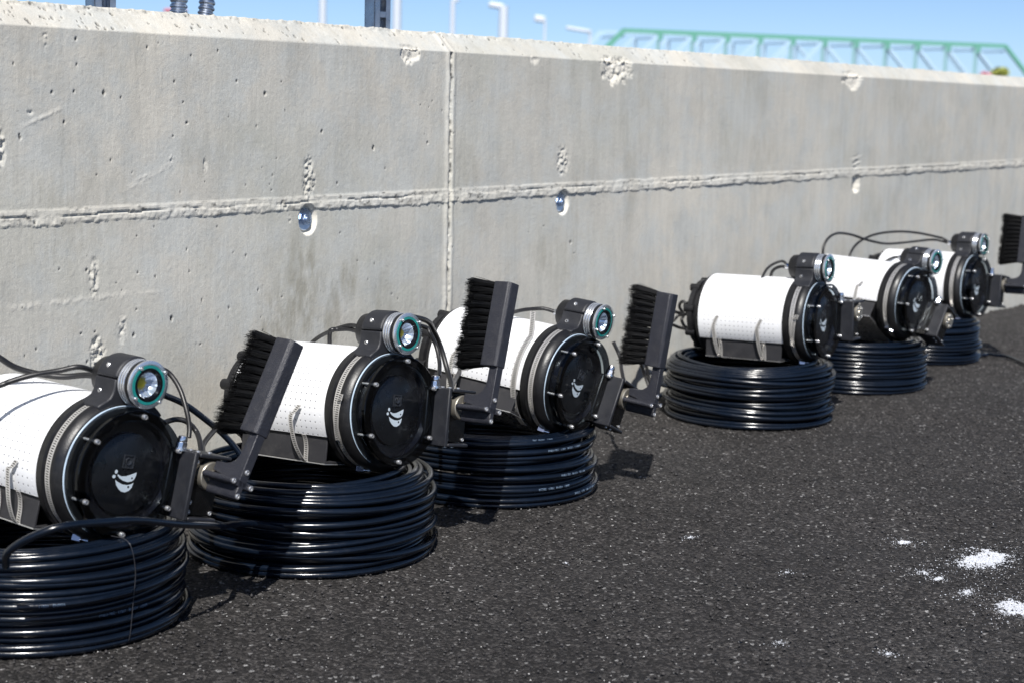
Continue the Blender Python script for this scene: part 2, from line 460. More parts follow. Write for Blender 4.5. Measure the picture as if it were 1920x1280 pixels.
def powder():
    V = []; F = []
    for n_, (px, py, sx, sy) in enumerate(PW):
        st = .0016 if sx > .03 else .0011
        nx = int(5 * sx / st); ny = int(5 * sy / st)
        X, Y = np.meshgrid((np.arange(nx) - nx / 2) * st, (np.arange(ny) - ny / 2) * st, indexing='ij')
        g = np.exp(-(X / sx) ** 2 - (Y / sy) ** 2)
        f = fbm(X + 3 * n_, Y + 7, 38, 3, 80 + n_) - .5; ff = fbm(X + 3 * n_, Y, 330, 3, 90 + n_) - .5
        hgt = g + f * 1.1 + ff * 1.0 - (.50 if sx > .03 else .66)
        ok = (hgt[:-1, :-1] > 0) & (hgt[1:, 1:] > 0)
        o = len(V); idx = np.arange(nx * ny).reshape(nx, ny) + o
        Z = np.clip(hgt, 0, 1) * .007 + rng.random(X.shape) * .0008 - .0004
        V += list(np.stack([X + px, Y + py, Z], -1).reshape(-1, 3))
        q = np.stack([idx[:-1, :-1], idx[1:, :-1], idx[1:, 1:], idx[:-1, 1:]], -1)[ok]
        F += [tuple(map(int, a)) for a in q]
    me = bpy.data.meshes.new('white_powder'); me.from_pydata([tuple(map(float, v)) for v in V], [], F)
    bm = bmesh.new(); bm.from_mesh(me); bmesh.ops.delete(bm, geom=[v for v in bm.verts if not v.link_faces], context='VERTS'); bm.to_mesh(me); bm.free()
    me.materials.append(MT['powder'])
    tag(obj('white_powder', me), 'white powder spilt in patches on the asphalt at right', None, None, 'stuff')
powder()

# ------------------------------------------------------------------ concrete wall
BOLTS = [(2.697, .579), (3.705, .578), (5.652, .572)]
STAINS = [(2.68, .43, .075, .13, .8), (2.60, .38, .05, .10, .7), (2.84, .44, .035, .07, .8), (2.78, .36, .03, .08, .7), (2.36, .72, .05, .07, .3), (3.27, .68, .05, .05, .35), (4.05, .62, .05, .12, .35), (3.62, .44, .04, .06, .4), (2.95, .36, .05, .08, .4), (4.9, .66, .12, .12, .3), (2.1, .62, .10, .08, .25), (6.4, .70, .15, .15, .3)]
def build_wall():
    xs = np.concatenate([np.arange(1.0, 1.8, .02), np.arange(1.8, 3.35, .0021), np.arange(3.35, 4.6, .0042), np.arange(4.6, 9.0, .012), np.arange(9.0, 30.01, .3)])
    zf = np.concatenate([np.arange(-.10, .30, .012), np.arange(.30, .945, .0025), [.945, .9475, .950]])
    ch = np.linspace(0, 1, 24)[1:]
    top = np.linspace(0, .20, 30)[1:]
    # profile rows: (dy into the wall, z, normal_y, normal_z)
    rows = [(0, z, -1, 0) for z in zf] + [(.044 * t, .95 + .044 * t, -.7071, .7071) for t in ch] + [(.044 + t, .994, 0, 1) for t in top] + [(.26, .95, 1, 0), (.26, -.1, 1, 0)]
    R = np.array(rows)
    X, J = np.meshgrid(xs, np.arange(len(rows)), indexing='ij')
    dy, z, ny, nz = R[J, 0], R[J, 1], R[J, 2], R[J, 3]
    D = np.zeros_like(X); fresh = np.zeros_like(X); pit = np.zeros_like(X)
    front = (J < len(zf) + len(ch))
    s = z + dy  # runs up the surface
    D += (fbm(X, s, 2.2, 2, 1) - .5) * .005 + (fbm(X, s * .3, 30, 4, 2) - .5) * .0005 + (fbm(X, s, 120, 3, 8) - .5) * .0005
    # horizontal form joint: a stepped ridge with a ragged lower lip
    e1 = (fbm(X, s * 0 + 1, 22, 5, 11) - .5) * .012
    e2 = (fbm(X, s * 0 + 3, 14, 5, 12) - .5) * .006
    low = .6015 + e1 - .004 * np.clip((X - 2.4) / .8, 0, 1); mid_ = .6155 + e2; up = .628 + e2 * .4
    rough = (fbm(X, s, 70, 4, 14) - .5)
    D += np.where((z > low) & (z < mid_), (.0012 + .0030 * fbm(X, s * 0, 5, 2, 16) * np.clip((X - 2.0) / .8, .25, 1)) + rough * .0050, 0)
    D += np.where((z >= mid_) & (z < up), .0014 + rough * .0030, 0)
    gl = np.abs(z - (mid_ + .0008)) < .0013
    D += np.where(gl, -.0045 * np.clip((fbm(X, s * 0, 9, 3, 15) - .44) * 6, 0, 1), 0)
    jr = ((z > low) & (z < up)).astype(float); fresh += jr * .30; pit = np.maximum(pit, jr * np.clip(fbm(X, s * 2.2, 60, 4, 17) - .60, 0, 1) * 4)
    # vertical joint
    xv = 3.2 + (fbm(X * 0, s, 16, 4, 21) - .5) * .006
    dd = X - xv
    D += np.exp(-((dd + .010) / .008) ** 2) * .0040 * (.3 + fbm(X, s, 25, 3, 22))
    g = np.abs(dd - .002) < .0062
    D += np.where(g & (z < .95), -.0035 - .012 * np.clip(fbm(X, s, 55, 3, 23) - .5, 0, 1) * 2, 0)
    D += np.exp(-((dd - .014) / .006) ** 2) * .0018
    fresh += np.exp(-((dd + .006) / .012) ** 2) * .30 * (z < .95)
    pit = np.maximum(pit, (np.abs(dd - .004) < .004) * np.clip(fbm(X, s, 70, 4, 24) - .52, 0, 1) * 5 * (z < .95))
    # rough patches (x, z, rx, rz, depth amp)
    for (cx, cz, rx, rz, am, fr) in [(2.698, .665, .020, .048, .010, .35), (3.698, .689, .030, .040, .010, .35), (2.102, .499, .012, .038, .008, .3), (2.110, .352, .018, .038, .013, .3),
                             (2.17, .395, .012, .028, .006, .3), (1.893, .735, .014, .040, .012, .4), (1.998, .930, .006, .022, .006, .1), (2.391, .698, .006, .018, .006, .2),
                             (5.65, .65, .04, .03, .010, .3), (2.62, .612, .012, .010, .006, .1), (1.96, .80, .010, .004, .006, .1), (2.30, .715, .008, .006, .008, 0), (2.64, .583, .005, .010, .005, .2)]:
        u = ((X - cx) / rx) ** 2 + ((z - cz) / rz) ** 2
        edge = np.clip(1.2 - u + (fbm(X, s, 60, 3, 31) - .5) * 1.2, 0, 1)
        D += edge * (z < .94) * ((fbm(X, s, 130, 4, 33) - .60) * am * 1.7)
        fresh += edge * fr * .5 * (z < .94)
    # spalls on the top arris
    for (cx, cz, rx, rz, dp) in [(3.045, .945, .034, .030, .009), (3.965, .938, .078, .044, .013), (5.576, .942, .075, .040, .012), (3.548, .942, .022, .014, .004)]:
        u = ((X - cx) / rx) ** 2 + ((s - cz) / rz) ** 2
        edge = np.clip((1.15 - u + (fbm(X, s, 45, 5, 41) - .5) * 2.6) * 1.2, 0, 1)
        D += -edge * dp * (.3 + .9 * fbm(X, s, 60, 4, 42)) * front
        fresh = np.maximum(fresh, edge * .80 * front)
    # scratches
    for (x0, z0, x1, z1, w, am) in [(1.901, .458, 2.20, .462, .005, .0035), (2.20, .462, 2.27, .459, .003, .002), (1.925, .768, 2.048, .813, .003, .004), (2.169, .660, 2.312, .712, .0025, .003), (2.169, .652, 2.312, .706, .0018, .003)]:
        L = math.hypot(x1 - x0, z1 - z0); tx, tz = (x1 - x0) / L, (z1 - z0) / L
        al = (X - x0) * tx + (z - z0) * tz; ac = -(X - x0) * tz + (z - z0) * tx
        q = np.exp(-(ac / w) ** 2) * np.clip(al / .02, 0, 1) * np.clip((L - al) / .02, 0, 1)
        D += q * ((fbm(X, s, 110, 3, 51) - .30) * am * .8); fresh += q * .25
    # damp stains
    stain = np.zeros_like(X)
    for (cx, cz, rx, rz, am) in STAINS:
        u = ((X - cx) / rx) ** 2 + ((z - cz) / rz) ** 2
        stain = np.maximum(stain, np.clip(1.2 - u + (fbm(X, s * .5, 30, 4, 71) - .5) * 1.6, 0, 1) * am * np.clip((fbm(X, s * .35, 80, 5, 72) - .25) * 2.6, 0, 1))
    stain *= (z < .95)
    # blow holes
    pores = [(2.068, .932), (2.426, .924), (2.132, .837), (2.309, .861), (2.342, .783), (1.939, .756), (2.354, .912), (2.038, .783), (2.34, .536), (2.085, .514), (2.206, .43), (2.103, .397),
             (2.199, .382), (2.298, .404), (1.967, .381), (2.07, .398), (2.739, .765), (2.915, .728), (3.115, .738), (2.012, .836), (2.562, .842), (2.24, .923), (3.75, .47), (3.77, .44), (3.62, .52)]
    pores = [(a, b, random.uniform(.0018, .0038)) for a, b in pores]
    for k in range(90): pores.append((random.uniform(1.85, 3.3), random.uniform(.33, .945), random.uniform(.0010, .0020)))
    for k in range(190): pores.append((1.85 + 2.6 * random.random() ** 1.7, random.uniform(.955, 1.035), .0014 + .0028 * random.random() ** 2))
    xi = lambda v: np.searchsorted(xs, v)
    for (cx, cz, r) in pores:
        a, b = xi(cx - .012), xi(cx + .012)
        SX, SZ = X[a:b] - cx, s[a:b] - cz
        el = random.uniform(.7, 1.8)
        u = (SX / r) ** 2 + (SZ / (r * el)) ** 2 + (vnoise(X[a:b] * 500, s[a:b] * 500, 3) - .5) * .8
        q = np.clip(1.3 - u, 0, 1) * front[a:b]
        D[a:b] -= q * r * 1.6; pit[a:b] = np.maximum(pit[a:b], np.clip(q * 1.6, 0, 1))
    # crumbly crest along the back edge of the chamfer
    cr = np.exp(-((s - 1.034) / .009) ** 2)
    D += cr * (fbm(X, s, 70, 4, 61) - .48) * .014 * front
    pit = np.maximum(pit, cr * np.clip(fbm(X, s, 95, 3, 62) - .60, 0, 1) * 3.0 * np.clip((3.3 - X) / 1.0, .15, 1)) * front
    pit = np.clip(pit, 0, .93)
    D *= front
    # recessed tie holes
    for (cx, cz) in BOLTS:
        r = np.hypot(X - cx, (z - cz) * .86)
        dpt = .014
        t = np.clip((r - .0245) / .0045, 0, 1)
        D = np.where(r < .034, D * t - dpt * (1 - t) + 0.0, D)
        fresh = np.maximum(fresh, ((r < .0300) & (r > .015)) * .7); pit = np.where(r < .032, 0, pit)
    V = np.stack([X, WY + dy + D * ny, z + D * nz], -1).reshape(-1, 3)
    me = grid_mesh('cast_face', V, len(xs), len(rows), 'concrete', {'fresh': np.clip(fresh, 0, 1), 'pit': pit, 'stain': stain}, flip=False)
    root = empty('concrete_wall', (3.2, WY + .1, 0))
    tag(root, 'long pale grey concrete wall with chamfered top and rough joint behind the hose coils', 'wall')
    o = obj('cast_face', me, root); o.location = (-3.2, -WY - .1, 0)
    for k, (cx, cz) in enumerate(BOLTS[:2]):
        b = MB(); b.lathe([(-.003, .0240), (0, .0240), (.0015, .0225), (.0005, .010)], 32)
        wsh = obj('anchor_bolt', MT and b.mesh('anchor_bolt', 'zinc'), root)
        wsh.location = (cx - 3.2, -.1 + .0095, cz); wsh.rotation_euler = (0, 0, -PI / 2)
        h = MB(); h.prism([(.0125 * math.cos(a * PI / 3), .0125 * math.sin(a * PI / 3)) for a in range(6)], 'x', .0012, .0085); h.lathe([(.0084, .0075), (.0120, .0070), (.0120, .002)], 18)
        obj('bolt_head', h.mesh('bolt_head', 'zinc'), wsh, bevel=.0008)
build_wall()

# ------------------------------------------------------------------ hose coils
HR = .0058
def coil(cx, cy, idx, layers, R0, label, seed, mess=1.0, tails=(), ties=()):
    rr = np.random.default_rng(seed)
    per = 4; steps = 72
    Rt = []; Zt = []
    for k in range(layers):
        base = R0 - HR - .0005 * k + rr.uniform(-.0045, .0035) * mess - (.010 if k == layers - 1 else 0)
        if k == 0: base = R0 - HR
        zz = HR + k * .01115
        offs = [-.0119 * j for j in range(per)]
        if k % 2: offs = offs[::-1]
        for o_ in offs: Rt.append(base + o_ + rr.uniform(-.001, .001)); Zt.append(zz + (rr.uniform(-.0012, .0012) * mess if k else 0))
    nt_ = len(Rt); th = np.arange(nt_ * steps) / steps
    t0 = np.minimum(th.astype(int), nt_ - 1); t1 = np.minimum(t0 + 1, nt_ - 1); fr = np.clip((th - t0 - .72) / .28, 0, 1); fr = fr * fr * (3 - 2 * fr)
    Rt = np.array(Rt); Zt = np.array(Zt)
    A = th * 2 * PI + 1.9
    ph = rr.random((nt_, 4)) * 2 * PI; am = rr.random((nt_, 4))
    def wob(c, f, amp):
        a = amp * am[t0, c] * np.sin(f * A + ph[t0, c]); b = amp * am[t1, c] * np.sin(f * A + ph[t1, c]); return a * (1 - fr) + b * fr
    r = Rt[t0] * (1 - fr) + Rt[t1] * fr + wob(0, 1, .0032 * mess) + wob(1, 3, .0014 * mess)
    zw = wob(2, 1, .0034 * mess) + wob(3, 2, .0026 * mess)
    z = Zt[t0] * (1 - fr) + Zt[t1] * fr + np.where(Zt[t0] < HR * 1.5, np.abs(zw) * .3, zw)
    root = empty('hose_coil', (cx, cy, 0))
    tag(root, label, 'hose coil', 'coils of black hose stacked along the wall')
    seg = 10
    b = np.arange(seg) * 2 * PI / seg
    rad = np.stack([np.cos(A), np.sin(A), 0 * A], -1)
    cen = np.stack([r * np.cos(A), r * np.sin(A), z], -1)
    V = cen[:, None, :] + HR * (np.cos(b)[None, :, None] * rad[:, None, :] + np.sin(b)[None, :, None] * np.array([0, 0, 1.])[None, None, :])
    n = len(A)
    V = V.reshape(-1, 3)
    idx_ = np.arange(n * seg).reshape(n, seg); nx = np.roll(idx_, -1, 1)
    q = np.stack([idx_[:-1], idx_[1:], nx[1:], nx[:-1]], -1).reshape(-1, 4)
    me = bpy.data.meshes.new('wound_hose'); nf = len(q)
    me.vertices.add(len(V)); me.vertices.foreach_set('co', V.astype(np.float32).ravel())
    me.loops.add(nf * 4); me.loops.foreach_set('vertex_index', q[:, ::-1].astype(np.int32).ravel())
    me.polygons.add(nf); me.polygons.foreach_set('loop_start', np.arange(0, nf * 4, 4, dtype=np.int32))
    me.polygons.foreach_set('use_smooth', np.ones(nf, dtype=bool)); me.update(calc_edges=True); me.materials.append(MT['hose'])
    obj('wound_hose', me, root)
    for pts in tails:
        m_ = MB(); m_.tube([Vector(p) - Vector((cx, cy, 0)) for p in spline(pts, 8)], HR, 10)
        obj('loose_hose', m_.mesh('loose_hose', 'hose', 80), root)
    for ang in ties:
        m_ = MB(); H = layers * .01115 + .004; rr_ = R0 + .001
        pts = [(math.cos(ang + dz * .25) * rad_, math.sin(ang + dz * .25) * rad_, zz) for rad_, zz, dz in
               [(R0 - .05, H + .002, 0), (R0 - .014, H + .003, 0), (R0 + .001, H - .01, .02), (rr_ + .002, H * .7, .1), (rr_ + .003, H * .4, .0), (rr_ + .002, .012, -.1), (rr_ - .01, .002, -.1)]]
        m_.tube(spline(pts, 5), .0007, 5); obj('cable_tie', m_.mesh('cable_tie', 'tie', 80), root)
    return root, cen.reshape(nt_, steps, 3), A.reshape(nt_, steps), per

def hose_print(root, cen, A, turn, ang, text, size=.0058):
    """flat lettering wrapped on the outside of one turn of hose"""
    cu = bpy.data.curves.new('t', 'FONT'); cu.body = text; cu.size = size; cu.resolution_u = 2
    to = bpy.data.objects.new('t', cu); COL.objects.link(to)
    bpy.context.view_layer.update()
    me = bpy.data.meshes.new_from_object(to.evaluated_get(bpy.context.evaluated_depsgraph_get()))
    bpy.data.objects.remove(to); bpy.data.curves.remove(cu)
    c = cen[turn]; a = np.mod(A[turn], 2 * PI); order = np.argsort(a); a = a[order]; c = c[order]
    rr = np.hypot(c[:, 0], c[:, 1])
    for v in me.vertices:
        R_ = .225; th = (ang + v.co.x / R_) % (2 * PI)
        r = np.interp(th, a, rr); zc = np.interp(th, a, c[:, 2])
        ph = (v.co.y - size * .35) / HR + .25
        q = r + (HR + .00025) * math.cos(ph)
        v.co = (q * math.cos(th), q * math.sin(th), zc + (HR + .00025) * math.sin(ph))
    me.materials.append(MT['print']); me.name = 'hose_lettering'
    obj('hose_lettering', me, root)

COIL = [[1.751, 2.103], [2.339, 2.035], [2.976, 2.07], [4.121, 2.005], [4.827, 2.005], [5.501, 2.039]]
CL = ['nearest coil of glossy black hose, cut by the left edge, under the leftmost camera',
      'coil of glossy black hose second from the left, half in the shadow of a brush',
      'glossy black hose coil with pale printed lettering, under the third camera from the left',
      'loosely wound bulging coil of black hose in the middle distance, fourth from the left',
      'neat coil of black hose fifth from the left, partly hidden behind the bulging one',
      'farthest coil of black hose, at right, with a loose end running along the asphalt']
RG = [.235, .233, .235, .232, .232, .205]
TL = [[[(1.519, 1.9, .165), (1.500, 1.87, .195), (1.509, 1.83, .222), (1.541, 1.8, .236), (1.61, 1.79, .23), (1.672, 1.79, .22), (1.757, 1.8, .196), (1.867, 1.83, .166), (1.916, 1.86, .150), (1.98, 1.895, .135), (2.05, 1.918, .118), (2.11, 1.925, .100), (2.155, 1.925, .085), (2.18, 1.95, .075)],
       [(1.892, 2.08, .30), (1.93, 2.09, .35), (1.963, 2.1, .347), (2.023, 2.1, .322), (2.07, 2.1, .3), (2.112, 2.09, .268), (2.149, 2.08, .235), (2.169, 2.06, .2), (2.169, 2.04, .168)]],
      [], [[(3.12, 1.88, .16), (3.19, 1.95, .15), (3.213, 2.02, .11), (3.2, 2.08, .06)]],
      [[(4.26, 2.20, .12), (4.269, 2.225, .11), (4.10, 2.26, .10), (3.99, 2.23, .088), (3.96, 2.17, .08), (4.0, 2.12, .078)], [(4.25, 2.23, .05), (4.20, 2.27, .03), (4.12, 2.295, .012), (4.05, 2.30, .008), (3.9, 2.32, .008)]],
      [], [[(5.66, 1.98, .035), (5.69, 1.93, .012), (5.684, 1.843, .008), (5.675, 1.784, .008), (5.569, 1.695, .008), (5.39, 1.569, .008)],
           [(5.50, 1.85, .012), (5.60, 1.87, .010), (5.67, 1.857, .008), (5.70, 1.92, .010), (5.66, 1.99, .012)]]]
MESS = [1.5, 1.8, 1.7, 2.2, 1.2, 1.3]
TIES = [[4.62], [], [], [], [], []]
CO = []
for k in range(6):
    c = coil(COIL[k][0], COIL[k][1], k, [14, 14, 13, 14, 13, 13][k], RG[k], CL[k], 40 + k, MESS[k], TL[k], TIES[k])
    CO.append(c)
def outer_turn(k, layer): return layer * 4 + (3 if layer % 2 else 0)
A3 = math.radians(232)
for layer, da, tx in [(10, .25, 'PNEU-TEC   11801   ENSO1   12x8MM'), (12, .10, 'TEC  EN901   12MM'), (5, .40, 'PNEU-TEC   ENSO1   TPU-98A'), (3, .15, 'ECTEC   11801   ENSO1   12MM'), (1, .55, 'ENSO1   CTP   UPR-1180   ENSO')]:
    hose_print(CO[2][0], CO[2][1], CO[2][2], outer_turn(2, layer), A3 + da, tx)
for layer, da, tx in [(4, .35, 'PNEU-TEC   11801   ENSO1   12MM'), (7, -.05, '11801   ENSO1')]:
    hose_print(CO[0][0], CO[0][1], CO[0][2], outer_turn(0, layer), A3 + da, tx)

# ------------------------------------------------------------------ lamp / camera units
CACHE = {}
def cached(key, fn):
    if key not in CACHE: CACHE[key] = fn()
    return CACHE[key]
RB = .0929

def ribbon(pts, w, th, axis='x', name='hose_clamp', closed=False):
    """flat band: pts = centre line (x,y,z) in a plane x = const, width w along x, with UV length/width"""
    P = [Vector(p) for p in pts]; n = len(P); b = MB(); vs = []; uv = []; L = 0; fs = []
    for i, p in enumerate(P):
        if i: L += (P[i] - P[i - 1]).length
        tg = (P[(i + 1) % n if closed else min(i + 1, n - 1)] - P[(i - 1) % n if closed else max(i - 1, 0)]).normalized()
        nr = tg.cross(Vector((1, 0, 0))).normalized()
        for (a, d) in ((-.5, 0), (.5, 0), (.5, 1), (-.5, 1)):
            vs.append(p + Vector((a * w, 0, 0)) + nr * (th * d)); uv.append((L, a + .5))
    for i in range(n if closed else n - 1):
        j = (i + 1) % n
        for k in range(4):
            k2 = (k + 1) % 4
            fs.append((i * 4 + k, j * 4 + k, j * 4 + k2, i * 4 + k2))
    if not closed: fs += [(0, 1, 2, 3), ((n - 1) * 4 + 3, (n - 1) * 4 + 2, (n - 1) * 4 + 1, (n - 1) * 4)]
    b.add(vs, fs, uv); return b.mesh(name, 'band', 50)

def arc(r, a0, a1, n, x=0, c=(0, 0)):
    return [(x, c[0] + r * math.sin(a0 + (a1 - a0) * i / (n - 1)), c[1] + r * math.cos(a0 + (a1 - a0) * i / (n - 1))) for i in range(n)]

def m_body():
    b = MB(); b.lathe([(-.352, .090), (-.352, .1085), (-.348, .1105), (-.344, .1105), (-.343, .108), (-.06, .108), (-.06, .09)], 72); return b.mesh('pressure_tube', 'collar')
def m_flange():
    b = MB(); b.lathe([(-.388, .05), (-.388, .090), (-.384, .094), (-.372, .094), (-.368, .088), (-.352, .088)], 60)
    for k in range(8):
        a = k * PI / 4 + .2; b.lathe([(-.395, .006), (-.395, .011), (-.366, .011), (-.366, .006)], 10, (.088 * math.sin(a), .088 * math.cos(a)))
    b.lathe([(-.415, .012), (-.415, .022), (-.388, .026)], 20, (.01, .02))
    return b.mesh('end_cap', 'black')
def m_sheet():
    b = MB(); a0, a1 = math.radians(-121), math.radians(121); na, nx = 72, 2
    x0, x1 = -.342, -.0915; R_ = .1125; vs = []; uv = []; fs = []
    for side, rr in ((0, R_), (1, R_ - .0012)):
        for i in range(na + 1):
            a = a0 + (a1 - a0) * i / na
            for x in (x0, x1):
                vs.append((x, rr * math.sin(a), rr * math.cos(a))); uv.append((x - x0, (a - a0) * R_ + .004))
    o = (na + 1) * 2
    for i in range(na):
        fs.append((i * 2, i * 2 + 1, i * 2 + 3, i * 2 + 2)); fs.append((o + i * 2, o + i * 2 + 2, o + i * 2 + 3, o + i * 2 + 1))
        fs.append((i * 2, i * 2 + 2, o + i * 2 + 2, o + i * 2)); fs.append((i * 2 + 1, o + i * 2 + 1, o + i * 2 + 3, i * 2 + 3))
    fs += [(0, o, o + 1, 1), (na * 2, na * 2 + 1, o + na * 2 + 1, o + na * 2)]
    b.add(vs, fs, uv); return b.mesh('perforated_sheet', 'sheet', 50)
def m_collar():
    b = MB(); b.lathe([(-.0915, .100), (-.0915, .1145), (-.0895, .1165), (-.0755, .1165), (-.0740, .1125), (-.0560, .1125), (-.0545, .1155), (-.0520, .1160), (-.044, .1135), (-.038, .109), (-.0350, .106), (-.0345, .09)], 96)
    return b.mesh('front_collar', 'collar', 50)
def mount_poly(hi):
    R_ = .040; zc = .143; pts = []
    if hi:
        for i in range(25):
            a = PI * i / 24; pts.append((-R_ * math.cos(a), zc + .0004 + R_ * math.sin(a)))
        return pts
    left = [(-.040, zc - .0004), (-.0393, .129), (-.0400, .120), (-.0430, .1125), (-.0490, .1075), (-.0560, .1030), (-.0640, .0965)]
    inner = [(.105 * math.sin(a), .105 * math.cos(a)) for a in np.linspace(math.radians(-33), math.radians(33), 14)]
    rightp = [(-a, b) for a, b in left][::-1]
    return left + inner + rightp
def m_mount_low():
    b = MB(); b.prism(mount_poly(False), 'x', -.0895, -.0375); return b.mesh('lamp_mount', 'shell', 30)
def m_mount_cap():
    b = MB(); b.prism(mount_poly(True), 'x', -.0895, -.0375); return b.mesh('mount_cap', 'shell', 30)
LZ = .143
def m_lamp():
    b = MB(); c = (0, LZ)
    b.lathe([(-.116, .010), (-.116, .026), (-.110, .032), (-.0902, .034), (-.0902, .030), (-.037, .030), (-.037, .0355), (-.0200, .0355), (-.0192, .0365), (-.0115, .0365), (-.0110, .030), (-.0115, .022), (-.030, .012)], 48, c)
    return b.mesh('lamp', 'black')
def m_fin(x):
    b = MB(); b.lathe([(x, .034), (x, .0370), (x + .0012, .0378), (x + .0036, .0378), (x + .0046, .0372), (x + .0046, .034)], 48, (0, LZ), loop=True); return b.mesh('cooling_fin', 'chrome')
def m_bezel():
    b = MB(); b.lathe([(-.0110, .0315), (-.0110, .0375), (-.0095, .0385), (-.0070, .0385), (-.0062, .0375), (-.0062, .0315)], 48, (0, LZ), loop=True); return b.mesh('bezel', 'chrome')
def m_teal():
    b = MB(); b.lathe([(-.0085, .0268), (-.0085, .0312), (-.0055, .0312), (-.0055, .0268)], 40, (0, LZ), loop=True); return b.mesh('gasket', 'teal')
def m_inner():
    b = MB(); b.lathe([(-.0100, .0195), (-.0100, .0266), (-.0052, .0266), (-.0052, .0225), (-.0085, .0195)], 40, (0, LZ), loop=True); return b.mesh('inner_ring', 'gloss')
def m_reflector():
    b = MB(); seg = 40; vs = []; fs = []
    prof = [(-.0080, .0205), (-.014, .0180), (-.020, .0145), (-.026, .0095), (-.0290, .0060)]
    for i, (x, r) in enumerate(prof):
        for j in range(seg):
            q = r * (1 + (.035 if (j // 2) % 2 else -.02)); a = 2 * PI * j / seg
            vs.append((x, q * math.sin(a), LZ + q * math.cos(a)))
    for i in range(len(prof) - 1):
        for j in range(seg): j2 = (j + 1) % seg; fs.append((i * seg + j, i * seg + j2, (i + 1) * seg + j2, (i + 1) * seg + j))
    b.add(vs, fs); return b.mesh('reflector', 'reflector', 20, recalc=False)
def m_led():
    b = MB(); b.lathe([(-.031, .0085), (-.026, .0082), (-.0225, .006), (-.0215, .002)], 20, (0, LZ)); return b.mesh('led_emitter', 'yellow')
def m_lens():
    b = MB(); b.lathe([(-.0048, .0365), (-.0018, .0365)], 40, (0, LZ)); return b.mesh('lens', 'clear')
def m_screw(r=.0037, h=.003, L=.0):
    def f():
        b = MB(); b.lathe([(-.004 - L, r * .55), (0, r * .55), (0, r), (h * .7, r), (h, r * .8), (h, r * .5), (h * .4, r * .42)], 14); return b.mesh('screw', 'steel')
    return f
def m_gland():
    b = MB(); b.prism([(.0095 * math.cos(a * PI / 3), .0095 * math.sin(a * PI / 3)) for a in range(6)], 'x', 0, .009); b.lathe([(.0088, .0075), (.013, .0085), (.019, .007), (.020, .0045)], 18); b.lathe([(-.004, .012), (0, .012)], 20)
    return b.mesh('cable_gland', 'gland', 40)
def m_cover():
    b = MB()
    b.lathe([(-.0345, .0865), (-.0345, .1035), (-.0265, .1035), (-.0265, .0920), (-.0120, .0900), (-.0120, .0865)], 80, loop=True)
    b.lathe([(-.0118, .0878), (-.0035, .0878)], 80)
    return b.mesh('acrylic_cover', 'clear', 40)
def m_cflange():
    b = MB(); b.lathe([(-.0118, .0880), (-.0118, .1005), (-.0108, .1015), (-.0045, .1015), (-.0035, .1005), (-.0035, .0880)], 90, loop=True)
    return b.mesh('cover_flange', 'smoky', 40)
def m_rim_glint():  # added tapered arc: painted crescent of light refracted through the cover's edge
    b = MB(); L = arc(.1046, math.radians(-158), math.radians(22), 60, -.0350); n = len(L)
    b.tube(L, .0014, 8, True, [min(1, 3.0 * min(k, n - 1 - k) / n) + .15 for k in range(n)]); return b.mesh('rim_glint', 'edge_glint', 80)
def m_back():
    b = MB(); b.lathe([(-.036, .101), (-.0352, .101), (-.0350, .0860), (-.0160, .0860), (-.0155, .0835), (-.0230, .0790), (-.0228, .0765), (-.0245, .0660), (-.0245, .0650)], 80); return b.mesh('camera_plate', 'gloss', 40)
def m_disc():
    b = MB(); b.lathe([(-.026, .0645), (-.0195, .0645), (-.0190, .0638), (-.0190, .001)], 72, cap=False); return b.mesh('camera_disc', 'disc', 40)
def m_cam():
    b = MB()
    for (y, z, dy, dz) in ((0, .0098, .021, .0018), (0, -.0098, .021, .0018), (.0096, 0, .0018, .018), (-.0096, 0, .0018, .018)):
        b.box((-.0180, y, .0195 + z), (.0022, dy, dz))
    b.box((-.0192, 0, .0195), (.001, .018, .018)); b.lathe([(-.0188, .0062), (-.0165, .0055), (-.0168, .0040), (-.018, .003)], 20, (0, .0195))
    return b.mesh('camera_window', 'frame', 40)
def m_emblem():
    b = MB()
    def cv(L): return [((x - 795) / 3130.0 * .96 - .002, -.0005 - (y - 925) / 3970.0) for x, y in L]
    up = [(748, 930), (775, 941), (805, 937), (835, 924), (866, 908), (865, 930), (858, 952), (845, 966), (820, 973), (790, 967), (765, 954), (751, 940)]
    lo = [(740, 966), (760, 978), (790, 990), (820, 992), (845, 985), (857, 975), (852, 1005), (839, 1025), (815, 1038), (790, 1035), (770, 1020), (752, 998)]
    b.prism(cv(up), 'x', -.0188, -.0184); b.prism(cv(lo), 'x', -.0188, -.0184)
    for (cx, cy, rx, ry) in ((737, 915, 9, 13), (728, 946, 10, 11)):
        b.prism(cv([(cx + rx * math.cos(a), cy + ry * math.sin(a)) for a in np.linspace(0, 2 * PI, 13)[:-1]]), 'x', -.0188, -.0184)
    return b.mesh('emblem', 'emblem', 0)
def m_emdot():
    b = MB()
    def cv(L): return [((x - 795) / 3130.0 * .96 - .002, -.0005 - (y - 925) / 3970.0) for x, y in L]
    for (cx, cy, r) in ((842, 946, 5), (829, 1003, 6)):
        b.prism(cv([(cx + r * math.cos(a), cy + r * 1.2 * math.sin(a)) for a in np.linspace(0, 2 * PI, 11)[:-1]]), 'x', -.0185, -.0181)
    return b.mesh('emblem_spots', 'disc', 0)
def m_bracket():
    b = MB()
    b.prism([(.0880, -.0600), (.0880, .0500), (.0965, .0500), (.0965, -.0600)], 'x', -.030, .0320)
    b.prism([(.0968, .0430), (.0968, .0500), (.1640, .0480), (.1640, .0425)], 'x', -.030, .0345)
    b.prism([(.0968, -.0600), (.0968, -.0535), (.1560, -.0535), (.1560, -.0600)], 'x', -.030, .0320)
    return b.mesh('motor_bracket', 'shell', 40)
